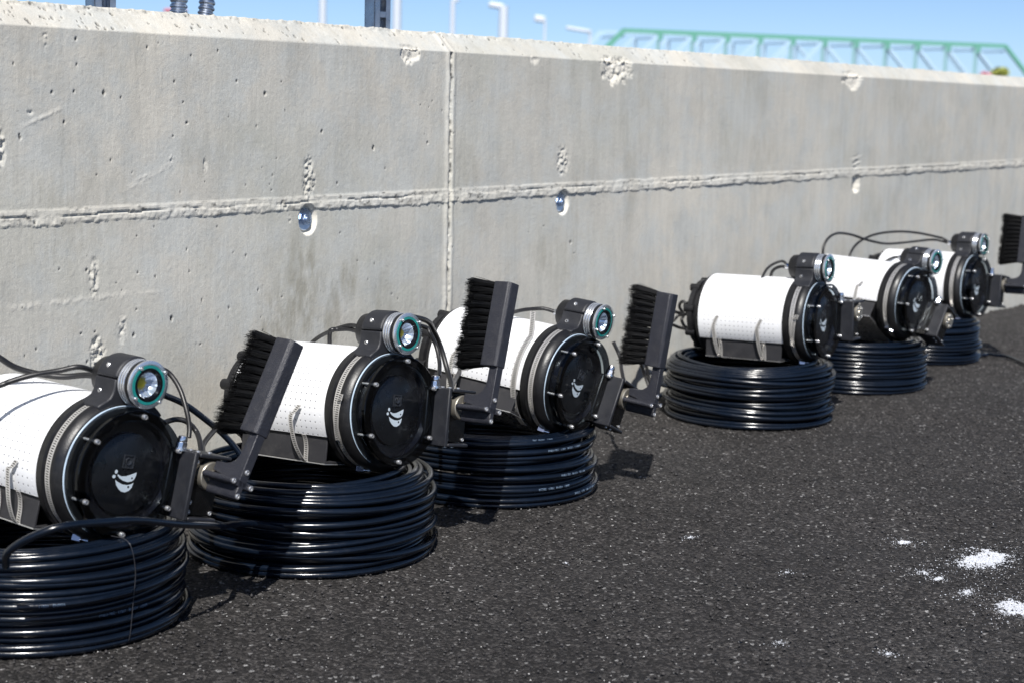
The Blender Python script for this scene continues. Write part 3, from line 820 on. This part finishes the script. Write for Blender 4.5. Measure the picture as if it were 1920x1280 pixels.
def m_lug():
    b = MB()
    b.box((-.020, .086, -.004), (.016, .018, .106)); return b.mesh('bracket_lug', 'plate')
def m_motor():
    b = MB(); b.box((-.008, .1255, -.0052), (.052, .0575, .094)); return b.mesh('motor_housing', 'collar')
def m_mplate():
    b = MB(); b.box((.0195, .1262, -.0052), (.0030, .0560, .092)); return b.mesh('motor_plate', 'plate')
def m_coup():
    b = MB(); b.lathe([(.020, .0235), (.032, .0235), (.0335, .022), (.0335, .010), (.036, .009), (.036, .004)], 36, (.130, .015)); return b.mesh('coupling', 'coupling')
# brush group: origin on the shaft (x, y-.13, z-.015)
def m_arm():
    b = MB()
    P_ = [(.037, .0105), (.037, .0255), (.060, .0262), (.070, .0290), (.0785, .0350), (.0835, .0440), (.0850, .0560), (.0850, .0900), (.1050, .0900), (.1050, -.004), (.090, -.004), (.060, .006)]
    b.prism(P_, 'y', -.0088, .0088)
    for k in range(4):
        if k == 0: continue
        a = k * PI / 2
        c_, s_ = math.cos(a), math.sin(a)
        L = [(-.0056, .0), (-.0056, .0190), (-.0042, .0240), (-.0016, .0258), (.0016, .0258), (.0042, .0240), (.0056, .0190), (.0056, 0)]
        b.prism([(y * c_ + z * s_, -y * s_ + z * c_) for y, z in L], 'x', .0345, .1050)
    b.lathe([(.035, .0085), (.1025, .0085)], 20)
    return b.mesh('brush_arm', 'brushcase', 40)
def m_block():
    b = MB(); b.prism([(.0665, -.0140), (.0665, .0140), (.0690, .0165), (.1005, .0165), (.1060, .0110), (.1060, -.0110), (.1005, -.0165), (.0690, -.0165)], 'z', .0820, .2430)
    me = MB()
    me.v = [(x, y, z) for x, y, z in b.v]; me.f = b.f
    return me.mesh('brush_block', 'brushcase', 25)
def m_bristle():
    r_ = random.Random(5); b = MB(); nz = 12
    for i in range(nz):
        for j in range(3):
            z0 = .0895 + i * (.1470 / (nz - 1)); y0 = (j - 1) * .0085
            tz = (i - (nz - 1) / 2) * .0010; ty = (j - 1) * .002
            Lt = .071 + r_.uniform(-.004, .004) - .001
            cz = z0 + tz + r_.uniform(-.0015, .0015) - .002; cy = y0 + ty + r_.uniform(-.001, .001)
            # dense core of the tuft
            ring0 = [(.071, y0 + .0046 * math.cos(a), z0 + .0062 * math.sin(a)) for a in np.linspace(0, 2 * PI, 7)[:-1]]
            ring1 = [(.071 - Lt * .70, cy + .0052 * math.cos(a), cz + .0066 * math.sin(a)) for a in np.linspace(0, 2 * PI, 7)[:-1]]
            b.add(ring0 + ring1 + [(.071 - Lt * .80, cy, cz)], [(k, (k + 1) % 6, (k + 1) % 6 + 6, k + 6) for k in range(6)] + [(6 + k, 6 + (k + 1) % 6, 12) for k in range(6)])
            for h in range(150):
                a = r_.uniform(0, 2 * PI); q = math.sqrt(r_.random()); sp = r_.gauss(1.15, .35)
                A0 = (.071, y0 + .0036 * q * math.cos(a), z0 + .0044 * q * math.sin(a))
                L = Lt * r_.uniform(.86, 1.04) * (1 + (.05 if r_.random() < .05 else 0))
                dz = .0078 * q * math.sin(a) * sp; dy_ = .0060 * q * math.cos(a) * sp
                if r_.random() < .03: dz += r_.gauss(0, .005); dy_ += r_.gauss(0, .004)
                w = .00042
                M_ = (.071 - L * .55, (A0[1] + cy + dy_) / 2, (A0[2] + cz + dz) / 2 + r_.gauss(0, .0003))
                E_ = (.071 - L, cy + dy_, cz + dz - .0012)
                vs = []
                for P_, ww in ((A0, w), (M_, w), (E_, w * .45)):
                    vs += [(P_[0], P_[1] + ww, P_[2] - ww * .6), (P_[0], P_[1] - ww, P_[2] - ww * .6), (P_[0], P_[1], P_[2] + ww)]
                b.add(vs, [(0, 1, 4, 3), (1, 2, 5, 4), (2, 0, 3, 5), (3, 4, 7, 6), (4, 5, 8, 7), (5, 3, 6, 8)])
    return b.mesh('bristles', 'bristle', 0, recalc=False)
def m_tray():
    b = MB()
    for sgn in (-1, 1):
        b.prism([(sgn * .0905, -.060), (sgn * .0905, -.1065), (sgn * .0870, -.1065), (sgn * .0870, -.060)], 'x', -.325, -.100)
    b.prism([(-.0868, -.1065), (.0868, -.1065), (.0868, -.1030), (-.0868, -.1030)], 'x', -.325, -.100)
    return b.mesh('saddle_tray', 'tray', 40)
def m_trayedge():
    b = MB(); b.box((-.2125, 0, -.1082), (.225, .184, .0020))
    return b.mesh('tray_edge', 'steel', 0)
def m_clamp():
    return ribbon(arc(.1132, 0, 2 * PI, 121)[:-1], .0115, .0009, name='hose_clamp', closed=True)
def m_worm():
    b = MB(); b.box((0, 0, 0), (.014, .020, .009)); b.lathe([(-.001, .0001), (-.001, .0045), (.018, .0045), (.018, .0001)], 12)
    me = MB(); me.v = [(x, y, z) for x, y, z in b.v]; me.f = b.f; return me.mesh('clamp_screw', 'gland', 40)

DEV = [[1.7721, 1.9079, .2515, -1.6675, .0164, -.2335], [2.3889, 1.8585, .2717, -1.6384, -.0501, -.1651], [3.0013, 1.8445, .2432, -1.5963, .0764, -.418],
       [4.1977, 1.8097, .2691, -1.5401, -.0265, -.016], [4.8107, 1.7795, .2668, -1.6972, .026, -.576], [5.5407, 1.8454, .254, -1.6074, -.0264, -.1484]]
BRUSH = [15, 8, -16, None, None, 3]
DL = ['leftmost white-wrapped underwater camera, cut by the left edge, its brush leaning steeply right',
      'second white-wrapped underwater camera from the left, slotted clamp tail on its black collar',
      'third underwater camera from the left, loose steel clamp standing off its white tube',
      'white-wrapped underwater camera without brush on the bulging coil, two strap ends up its side',
      'underwater camera without brush, rolled sideways, between the bulging coil and the farthest unit',
      'farthest white-wrapped underwater camera, upright brush at the right edge of the view']
CABLES = {
1: [(.0045, [[1.814, 2.002, .392], [1.817, 2.032, .393], [1.774, 2.03, .409], [1.748, 2.05, .404], [1.712, 2.07, .399], [1.687, 2.09, .39], [1.674, 2.1, .384], [1.629, 2.12, .372], [1.614, 2.14, .321]]),
    (.005, [[1.814, 2.002, .386], [1.826, 2.07, .385], [1.808, 2.11, .38], [1.781, 2.14, .385], [1.754, 2.16, .396], [1.731, 2.17, .413], [1.678, 2.18, .453]]),
    (.0042, [[1.826, 2.001, .397], [1.850, 2.02, .402], [1.885, 2.02, .402], [1.917, 2.0, .393], [1.931, 1.99, .382], [1.933, 1.97, .359], [1.928, 1.95, .327], [1.924, 1.94, .302], [1.918, 1.935, .286]]),
    (.0048, [[1.952, 2.05, .283], [1.977, 2.05, .288], [2.002, 2.05, .289], [2.017, 2.04, .284], [2.03, 2.03, .266], [2.01, 2.0, .249], [1.99, 1.98, .232]]),
    (.0048, [[2.02, 2.00, .225], [2.067, 2.05, .235], [2.148, 2.09, .253], [2.197, 2.1, .274], [2.239, 2.1, .293]])],
2: [(.004, [[2.421, 1.964, .414], [2.422, 1.989, .413], [2.43, 2.03, .410], [2.46, 2.11, .384], [2.50, 2.179, .355], [2.52, 2.211, .330]]),
    (.0045, [[2.419, 1.964, .405], [2.421, 1.993, .403], [2.43, 2.025, .404], [2.43, 2.051, .401], [2.42, 2.06, .4], [2.42, 2.065, .393], [2.42, 2.065, .367]]),
    (.0042, [[2.44, 1.962, .411], [2.50, 1.98, .415], [2.592, 1.97, .398], [2.599, 1.96, .385], [2.607, 1.95, .359], [2.592, 1.93, .331], [2.551, 1.9, .313]]),
    (.0055, [[2.453, 1.982, .418], [2.58, 2.03, .415], [2.688, 2.04, .395], [2.729, 2.05, .37], [2.756, 2.05, .332], [2.752, 2.03, .29], [2.728, 2.0, .263], [2.691, 1.97, .249]]),
    (.0045, [[2.941, 2.12, .275], [2.894, 2.1, .259], [2.803, 2.05, .247], [2.721, 2.0, .241]])],
3: [(.0042, [[3.062, 1.933, .381], [3.062, 1.958, .383], [3.05, 1.981, .39], [3.04, 1.995, .391], [3.0, 2.018, .388], [2.95, 2.046, .374], [2.9, 2.067, .349], [2.88, 2.087, .314]]),
    (.0045, [[3.457, 2.05, .268], [3.459, 2.03, .231], [3.415, 2.0, .214], [3.376, 1.97, .196], [3.341, 1.94, .181], [3.315, 1.92, .165]])],
4: [(.0038, [[4.197, 1.914, .409], [4.196, 1.938, .409], [4.2, 1.959, .421], [4.19, 1.979, .414], [4.18, 1.996, .398], [4.17, 2.006, .372]]),
    (.0045, [[4.197, 1.913, .406], [4.196, 1.938, .406], [4.2, 1.963, .406], [4.2, 1.983, .397], [4.2, 1.992, .382], [4.2, 1.992, .359]]),
    (.0045, [[4.212, 2.25, .268], [4.21, 2.27, .281], [4.21, 2.28, .265], [4.238, 2.28, .239], [4.227, 2.28, .225], [4.229, 2.27, .207], [4.238, 2.25, .199]]),
    (.0045, [[4.234, 2.22, .239], [4.194, 2.26, .248], [4.155, 2.27, .257], [4.073, 2.28, .273], [4.003, 2.28, .216], [4.024, 2.27, .095], [4.02, 2.24, .046]]),
    (.0045, [[4.218, 2.22, .198], [4.182, 2.26, .209], [4.146, 2.27, .221], [4.061, 2.28, .241], [3.966, 2.28, .19], [4.021, 2.28, .094], [4.006, 2.24, .033]]),
    (.004, [[4.185, 2.21, .294], [4.186, 2.25, .275], [4.201, 2.25, .249], [4.169, 2.26, .244], [4.157, 2.27, .229], [4.108, 2.28, .218]])],
5: [(.0038, [[4.9, 1.866, .389], [4.903, 1.891, .39], [4.9, 1.915, .39], [4.88, 1.936, .375], [4.86, 1.958, .353]])],
6: [(.0042, [[5.566, 1.948, .393], [5.567, 1.973, .392], [5.56, 1.996, .405], [5.55, 2.011, .41], [5.47, 2.058, .426], [5.38, 2.099, .432], [5.28, 2.134, .425], [5.21, 2.16, .401], [5.15, 2.161, .369], [5.13, 2.159, .327]]),
    (.0042, [[5.575, 1.948, .388], [5.576, 1.973, .388], [5.56, 2.005, .397], [5.53, 2.032, .401], [5.42, 2.075, .395], [5.31, 2.107, .395], [5.22, 2.136, .411], [5.14, 2.16, .431], [5.05, 2.168, .439], [4.98, 2.17, .425], [4.95, 2.171, .389], [4.96, 2.167, .338]])],
}
def screw_at(parent, p, rotz=0, roty=0, key='screw', r=.0032, h=.003, L=0, name='screw'):
    o = obj(name, cached(key, m_screw(r, h, L)), parent); o.location = p; o.rotation_euler = (0, roty, rotz); return o

def strap(x, tipz, bulge, flip=1):
    base = [(x, -.070, -.1095), (x, -.088, -.1095), (x + .001, -.0925, -.104), (x + .001, -.0935, -.085), (x + .001, -.0975, -.068), (x + .001, -.1035, -.058)]
    tail = [(x, -.086, -.110), (x - .001, -.099, -.104), (x - .006, -.104 - bulge * .6, -.080), (x - .011, -.106 - bulge, -.050), (x - .013, -.1095 - bulge, -.025), (x - .008, -.1105 - bulge * .7, tipz - .012), (x - .002, -.1115 - bulge * .4, tipz)]
    return ribbon(spline(base, 5), .0105, .0008, name='strap'), ribbon(spline(tail, 6), .0105, .0008, name='strap_tail')

def device(i):
    px, py, pz, yaw, pit, rol = DEV[i - 1]
    M3 = Matrix.Rotation(yaw, 3, 'Z') @ Matrix.Rotation(pit, 3, 'Y') @ Matrix.Rotation(rol, 3, 'X')
    root = empty('underwater_camera', (px, py, pz), M3.to_euler())
    tag(root, DL[i - 1], 'underwater camera', 'underwater camera and lamp units resting on hose coils')
    Minv = M3.transposed(); T = Vector((px, py, pz))
    def part(name, key, fn, parent=root, bevel=0, seg=2):
        return obj(name, cached(key, fn), parent, bevel, seg)
    tube = part('pressure_tube', 'tube', m_body)
    part('end_cap', 'flange', m_flange)
    part('perforated_sheet', 'sheet', m_sheet)
    part('front_collar', 'collar', m_collar)
    cl = part('hose_clamp', 'clamp', m_clamp); cl.location = (-.0650, 0, 0)
    w = obj('clamp_screw', cached('worm', m_worm), cl); a = math.radians(195 if i != 3 else 185)
    w.location = (0, .118 * math.sin(a), .118 * math.cos(a)); w.rotation_euler = (-a, 0, .5)
    part('lamp_mount', 'mlow', m_mount_low, bevel=.0025); mc = part('mount_cap', 'mcap', m_mount_cap, bevel=.0045, seg=3)
    screw_at(mc, (-.066, -.0355, .162), -PI / 2, key='sc_m', r=.0042); screw_at(mc, (-.072, -.0380, .1205), -PI / 2, key='sc_m', r=.0038)
    lamp = part('lamp', 'lamp', m_lamp)
    for x in (-.0365, -.0305, -.0245): part('cooling_fin', 'fin%.4f' % x, lambda x=x: m_fin(x), lamp)
    part('bezel', 'bezel', m_bezel, lamp); part('gasket', 'teal', m_teal, lamp); part('inner_ring', 'inner', m_inner, lamp)
    part('reflector', 'refl', m_reflector, lamp); part('led_emitter', 'led', m_led, lamp); part('lens', 'lens', m_lens, lamp)
    for k in range(4):
        a = PI / 4 + k * PI / 2; screw_at(lamp, (-.0018, .0335 * math.sin(a), LZ + .0335 * math.cos(a)), key='sc_l', r=.0030, h=.0028)
    g = obj('cable_gland', cached('gland', m_gland), lamp); g.location = (-.115, 0, LZ); g.rotation_euler = (0, 0, PI)
    cov = part('acrylic_cover', 'cover', m_cover)
    for k in range(6):
        a = k * PI / 3; screw_at(cov, (-.0034, RB * math.sin(a), RB * math.cos(a)), key='sc_b', r=.0044, h=.0066, L=.026, name='bolt')
    part('rim_glint', 'rim', m_rim_glint, cov); part('cover_flange', 'cfl', m_cflange, cov)
    cp = part('camera_plate', 'cback', m_back); part('camera_disc', 'cdisc', m_disc, cp); part('camera_window', 'ccam', m_cam, cp)
    part('emblem', 'emb', m_emblem, cp); part('emblem_spots', 'embd', m_emdot, cp)
    br = part('motor_bracket', 'brk', m_bracket, bevel=.0022); part('bracket_lug', 'lug', m_lug, br, bevel=.002)
    mo = part('motor_housing', 'mot', m_motor, bevel=.002); pl = part('motor_plate', 'mpl', m_mplate, mo, bevel=.0006)
    for (y, z) in ((.1035, .0345), (.1035, -.031), (.1035, -.0465), (.149, -.0465), (.149, .0345)):
        screw_at(mo, (.0212, y, z), key='sc_s', r=.0037, h=.0022)
    for (x, y) in ((.018, .104), (.018, .128), (.0, .104)):
        screw_at(br, (x, y, .0498), 0, -PI / 2, key='sc_s')
    for (x, y) in ((.018, .104), (.018, .124)):
        screw_at(br, (x, y, -.0598), 0, PI / 2, key='sc_s')
    g = obj('cable_gland', cached('gland', m_gland), br); g.location = (-.006, .088, .0515); g.rotation_euler = (0, -PI / 2, 0)
    co = part('coupling', 'coup', m_coup)
    if BRUSH[i - 1] is None:
        for k in range(4):
            a = PI / 4 + k * PI / 2; screw_at(co, (.0338, .130 + .0165 * math.sin(a), .015 + .0165 * math.cos(a)), key='sc_s')
    else:
        arm = obj('brush_arm', cached('arm', m_arm), root, .0014); arm.location = (0, .130, .015); arm.rotation_euler = (-math.radians(BRUSH[i - 1]), 0, 0)
        obj('brush_block', cached('block', m_block), arm, .0035, 3)
        bs = obj('bristles', cached('bristle', m_bristle), arm); bs['kind'] = 'stuff'
        for k in range(4):
            a = k * PI / 2; screw_at(arm, (.1048, .0200 * math.sin(a), .0200 * math.cos(a)), key='sc_h', r=.0046, h=.0026)
    part('saddle_tray', 'tray', m_tray, bevel=.0006); part('tray_edge', 'tredge', m_trayedge)
    st = {1: [(-.142, -.010, .010), (-.20, .012, .016)], 2: [(-.150, -.004, .018)], 3: [(-.262, .0, .006)], 4: [(-.150, .004, .006), (-.280, .006, .006)], 5: [(-.150, -.008, .006)], 6: [(-.155, 0, .006)]}[i]
    for k, (x, tz, bu) in enumerate(st):
        a_, b_ = strap(x, tz, bu); o = obj('strap', a_, root); obj('strap_tail', b_, o)
    if i == 3:
        pts = arc(.1185, math.radians(188), math.radians(300), 44) + [(-.003, -.1045, .078), (-.008, -.1040, .095), (-.014, -.103, .112)]
        me = ribbon([(x, y, z) for x, y, z in pts], .0135, .0009, name='loose_clamp')
        o = obj('loose_clamp', me, root); o.location = (-.106, 0, 0); o['label'] = 'loose slotted steel clamp with its end sticking up'
        pts = arc(.1165, math.radians(-128), math.radians(-92), 12)
    if i in (2, 4):
        pts = arc(.1160, math.radians(238), math.radians(276), 22) + [(.006, -.1215, .012), (.009, -.1225, .024)]
        pts = [(x + (.012 * (k / 24)), y, z) for k, (x, y, z) in enumerate(pts)]
        o = obj('clamp_tail', ribbon(pts, .0115, .0009, name='clamp_tail'), root); o.location = (-.066, 0, 0)
    for rad, pts in CABLES[i]:
        L = [Minv @ (Vector(p) - T) for p in pts]
        b = MB(); b.tube(spline(L, 7), rad, 9); obj('cable', b.mesh('cable', 'cable', 80), root)
    return root
for i in range(1, 7): device(i)

# ------------------------------------------------------------------ things behind the wall
def strut(x, y, z1, w, label):
    root = empty('strut_post', (x, y, -.07)); tag(root, label, 'post')
    b = MB(); t = .0025; h = z1 + .07
    # open channel, slotted web facing the camera side
    b.box((-w / 2, 0, h / 2), (t, w - .006, h)); b.box((w / 2, 0, h / 2), (t, w - .006, h))
    for sgn in (-1, 1): b.box((sgn * (w / 2 - .007), -w / 2, h / 2), (.013, t, h))
    b.box((0, w / 2, h / 2), (w + .0025, t, h))
    z = h - .03
    while z > .95:
        b.box((0, -w / 2, z + .022), (w - .028, t, .014)); z -= .05
    o = obj('slotted_channel', b.mesh('slotted_channel', 'galv', 0), root)
    root.rotation_euler = (0, 0, math.radians(-18)); return root
strut(3.30, 2.67, 1.35, .045, 'grey slotted steel strut post standing behind the wall, left of the middle')
strut(2.40, 2.67, 1.30, .045, 'slotted steel strut post behind the wall near the left corner')
def conduit(pts, r, label):
    P_ = spline(pts, 40); b = MB(); n = len(P_); tp = [1.0 if (k // 2) % 2 else .84 for k in range(n)]
    b.tube(P_, r, 16, True, tp); root = b.mesh('flexible_conduit', 'galv', 30)
    o = obj('flexible_conduit', root); tag(o, label, 'conduit', 'flexible conduits behind the wall'); return o
conduit([(2.62, 2.65, -.075), (2.60, 2.65, .5), (2.595, 2.65, .9), (2.600, 2.65, 1.04), (2.613, 2.66, 1.2)], .019, 'left one of two grey corrugated conduits rising behind the wall top')
conduit([(2.66, 2.655, -.075), (2.66, 2.655, .5), (2.665, 2.65, .9), (2.685, 2.65, 1.04), (2.71, 2.66, 1.2)], .018, 'right one of two grey corrugated conduits, leaning right beside the other')

def lamp_post(x, y, h, r, head, label):
    root = empty('street_lamp', (x, y, -.075)); tag(root, label, 'street lamp', 'white street lamps far behind the wall')
    b = MB(); b.lathe([(0, r * 1.5), (.4, r * 1.4), (.45, r), (h + .075, r * .8)], 14); me = b.mesh('pole', 'pole')
    o = obj('pole', me, root); o.rotation_euler = (0, -PI / 2, 0)
    if head:
        hx, hy, L, T_ = head
        b = MB(); v = Vector((hx, hy, 0)).normalized()
        c = v * (L / 2); R_ = Matrix.Rotation(math.atan2(v.y, v.x), 3, 'Z') @ Matrix.Rotation(math.radians(-8), 3, 'Y')
        b.box((c.x, c.y, h + .075), (L, L * .30, T_), R_); obj('lamp_head', b.mesh('lamp_head', 'pole'), root, bevel=T_ * .3)
lamp_post(69.7, 60.2, 9.0, .22, (-.8, .6, 2.0, .25), 'white lamp pole left of the strut post, its head above the view')
lamp_post(47.97, 37.93, 8.0, .17, (-.8, .6, 1.5, .25), 'white lamp pole just right of the slotted strut post')
lamp_post(65.5, 48.4, 5.35, .14, (.8, -.6, .3, .25), 'white lamp pole with a small head, third from the left')
lamp_post(50.1, 34.75, 4.05, .20, (-.55, .83, .55, .22), 'short white lamp pole with a stubby head on its left')
lamp_post(102, 67.1, 6.4, .10, (-.5, .8, .8, .5), 'faint thin lamp pole left of the bridge')
lamp_post(94.96, 58.9, 5.3, .10, (-.5, .85, 1.6, .22), 'thin lamp pole with a long flat head, next to the green bridge')
b = MB(); b.box((0, 0, 1.56), (.40, .40, 3.12)); b.box((.05, -.05, 3.20), (.52, .52, .12))
o = obj('red_cabinet', b.mesh('red_cabinet', 'red', 0), None, .05); o.location = (36.25, 37.2, -.075)
tag(o, 'blurred red object just showing over the wall top behind the conduits', 'cabinet')

def bridge():
    A = Vector((227.78, 135.1, 0)); B = Vector((285.14, 93.76, 0)); z1 = 11.45
    root = empty('truss_bridge', (A.x, A.y, 0)); tag(root, 'green steel truss bridge far behind the right end of the wall', 'bridge')
    d = (B - A); L = d.length; u = d.normalized(); nrm = Vector((-u.y, u.x, 0)); nrm = nrm if nrm.dot(Vector((.82, .56, 0))) > 0 else -nrm
    ang = math.atan2(u.y, u.x); n = 12; zb = 5.2
    def beam(P0, P1, w, h, name, mat):
        dd = P1 - P0; R_ = dd.to_track_quat('X', 'Z').to_matrix(); b_ = MB(); c = (P0 + P1) / 2 - A
        b_.box(c, (dd.length, w, h), R_); obj(name, b_.mesh(name, mat, 0), root)
    for side in (0, 1):
        off = nrm * (side * 9.0)
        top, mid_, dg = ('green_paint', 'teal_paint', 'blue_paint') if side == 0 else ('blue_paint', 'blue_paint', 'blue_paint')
        beam(A + off + Vector((0, 0, z1)), B + off + Vector((0, 0, z1)), .5, .68 if not side else .5, 'top_chord', top)
        beam(A + off - u * 7 + Vector((0, 0, zb)), B + off + u * 7 + Vector((0, 0, zb)), .5, .7, 'bottom_chord', top)
        beam(A + off + Vector((0, 0, z1)), A + off - u * 6.5 + Vector((0, 0, zb)), .55, .75, 'end_post', top)
        beam(B + off + Vector((0, 0, z1)), B + off + u * 6.5 + Vector((0, 0, zb)), .5, .6, 'end_post', top)
        for k in range(n + 1):
            P_ = A + u * (L * k / n) + off
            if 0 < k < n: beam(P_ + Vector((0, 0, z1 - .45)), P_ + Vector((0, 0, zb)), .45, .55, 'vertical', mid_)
            if side == 0 and 0 < k < n: beam(P_ + Vector((0, 0, z1 - .3)) - nrm * .3, P_ + Vector((0, 0, z1 - 1.3)) - nrm * .3, 1.3, .12, 'gusset', 'green_paint')
            if k < n:
                Q_ = A + u * (L * (k + 1) / n) + off
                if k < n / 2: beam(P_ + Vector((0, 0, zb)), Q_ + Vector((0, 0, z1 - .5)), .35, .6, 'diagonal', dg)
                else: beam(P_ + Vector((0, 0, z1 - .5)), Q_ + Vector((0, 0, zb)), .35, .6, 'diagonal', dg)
    for k in range(n + 1):
        P_ = A + u * (L * k / n)
        beam(P_ + Vector((0, 0, z1 - .9)), P_ + nrm * 9 + Vector((0, 0, z1 - .9)), .3, .3, 'cross_beam', 'blue_paint')
        beam(P_ + Vector((0, 0, 5.0)), P_ + Vector((0, 0, -.08)), .9, .9, 'pier', 'cream')
bridge()

def shrub(x, y, z0, r, label, mat, n=420, seed=3):
    r_ = random.Random(seed); root = empty('shrub', (x, y, -.075)); tag(root, label, 'shrub')
    b = MB(); b.lathe([(0, .12), (z0 * .6, .09), (z0 + .1, .03)], 8); o = obj('trunk', b.mesh('trunk', 'cream'), root); o.rotation_euler = (0, -PI / 2, 0)
    b = MB()
    for k in range(n):
        v = Vector((r_.gauss(0, 1), r_.gauss(0, 1), r_.gauss(0, 1))).normalized() * r * r_.random() ** .4
        c = Vector((v.x * 1.6, v.y * 1.6, v.z * (.55 + .5 * r_.random()))) + Vector((0, 0, z0 + .075)); u = Vector((r_.gauss(0, 1), r_.gauss(0, 1), r_.gauss(0, 1))).normalized() * .13; w = u.orthogonal().normalized() * .09
        b.add([c - u, c - w, c + u, c + w], [(0, 1, 2, 3)])
    obj('crown', b.mesh('crown', mat, 0, recalc=False), root)
shrub(120.2, 39.75, 3.45, .42, 'yellow green shrub top at the right end of the bridge', 'olive')
shrub(119.5, 40.6, 3.25, .25, 'small reddish shrub beside the yellow green one at the bridge end', 'red', 200, 5)
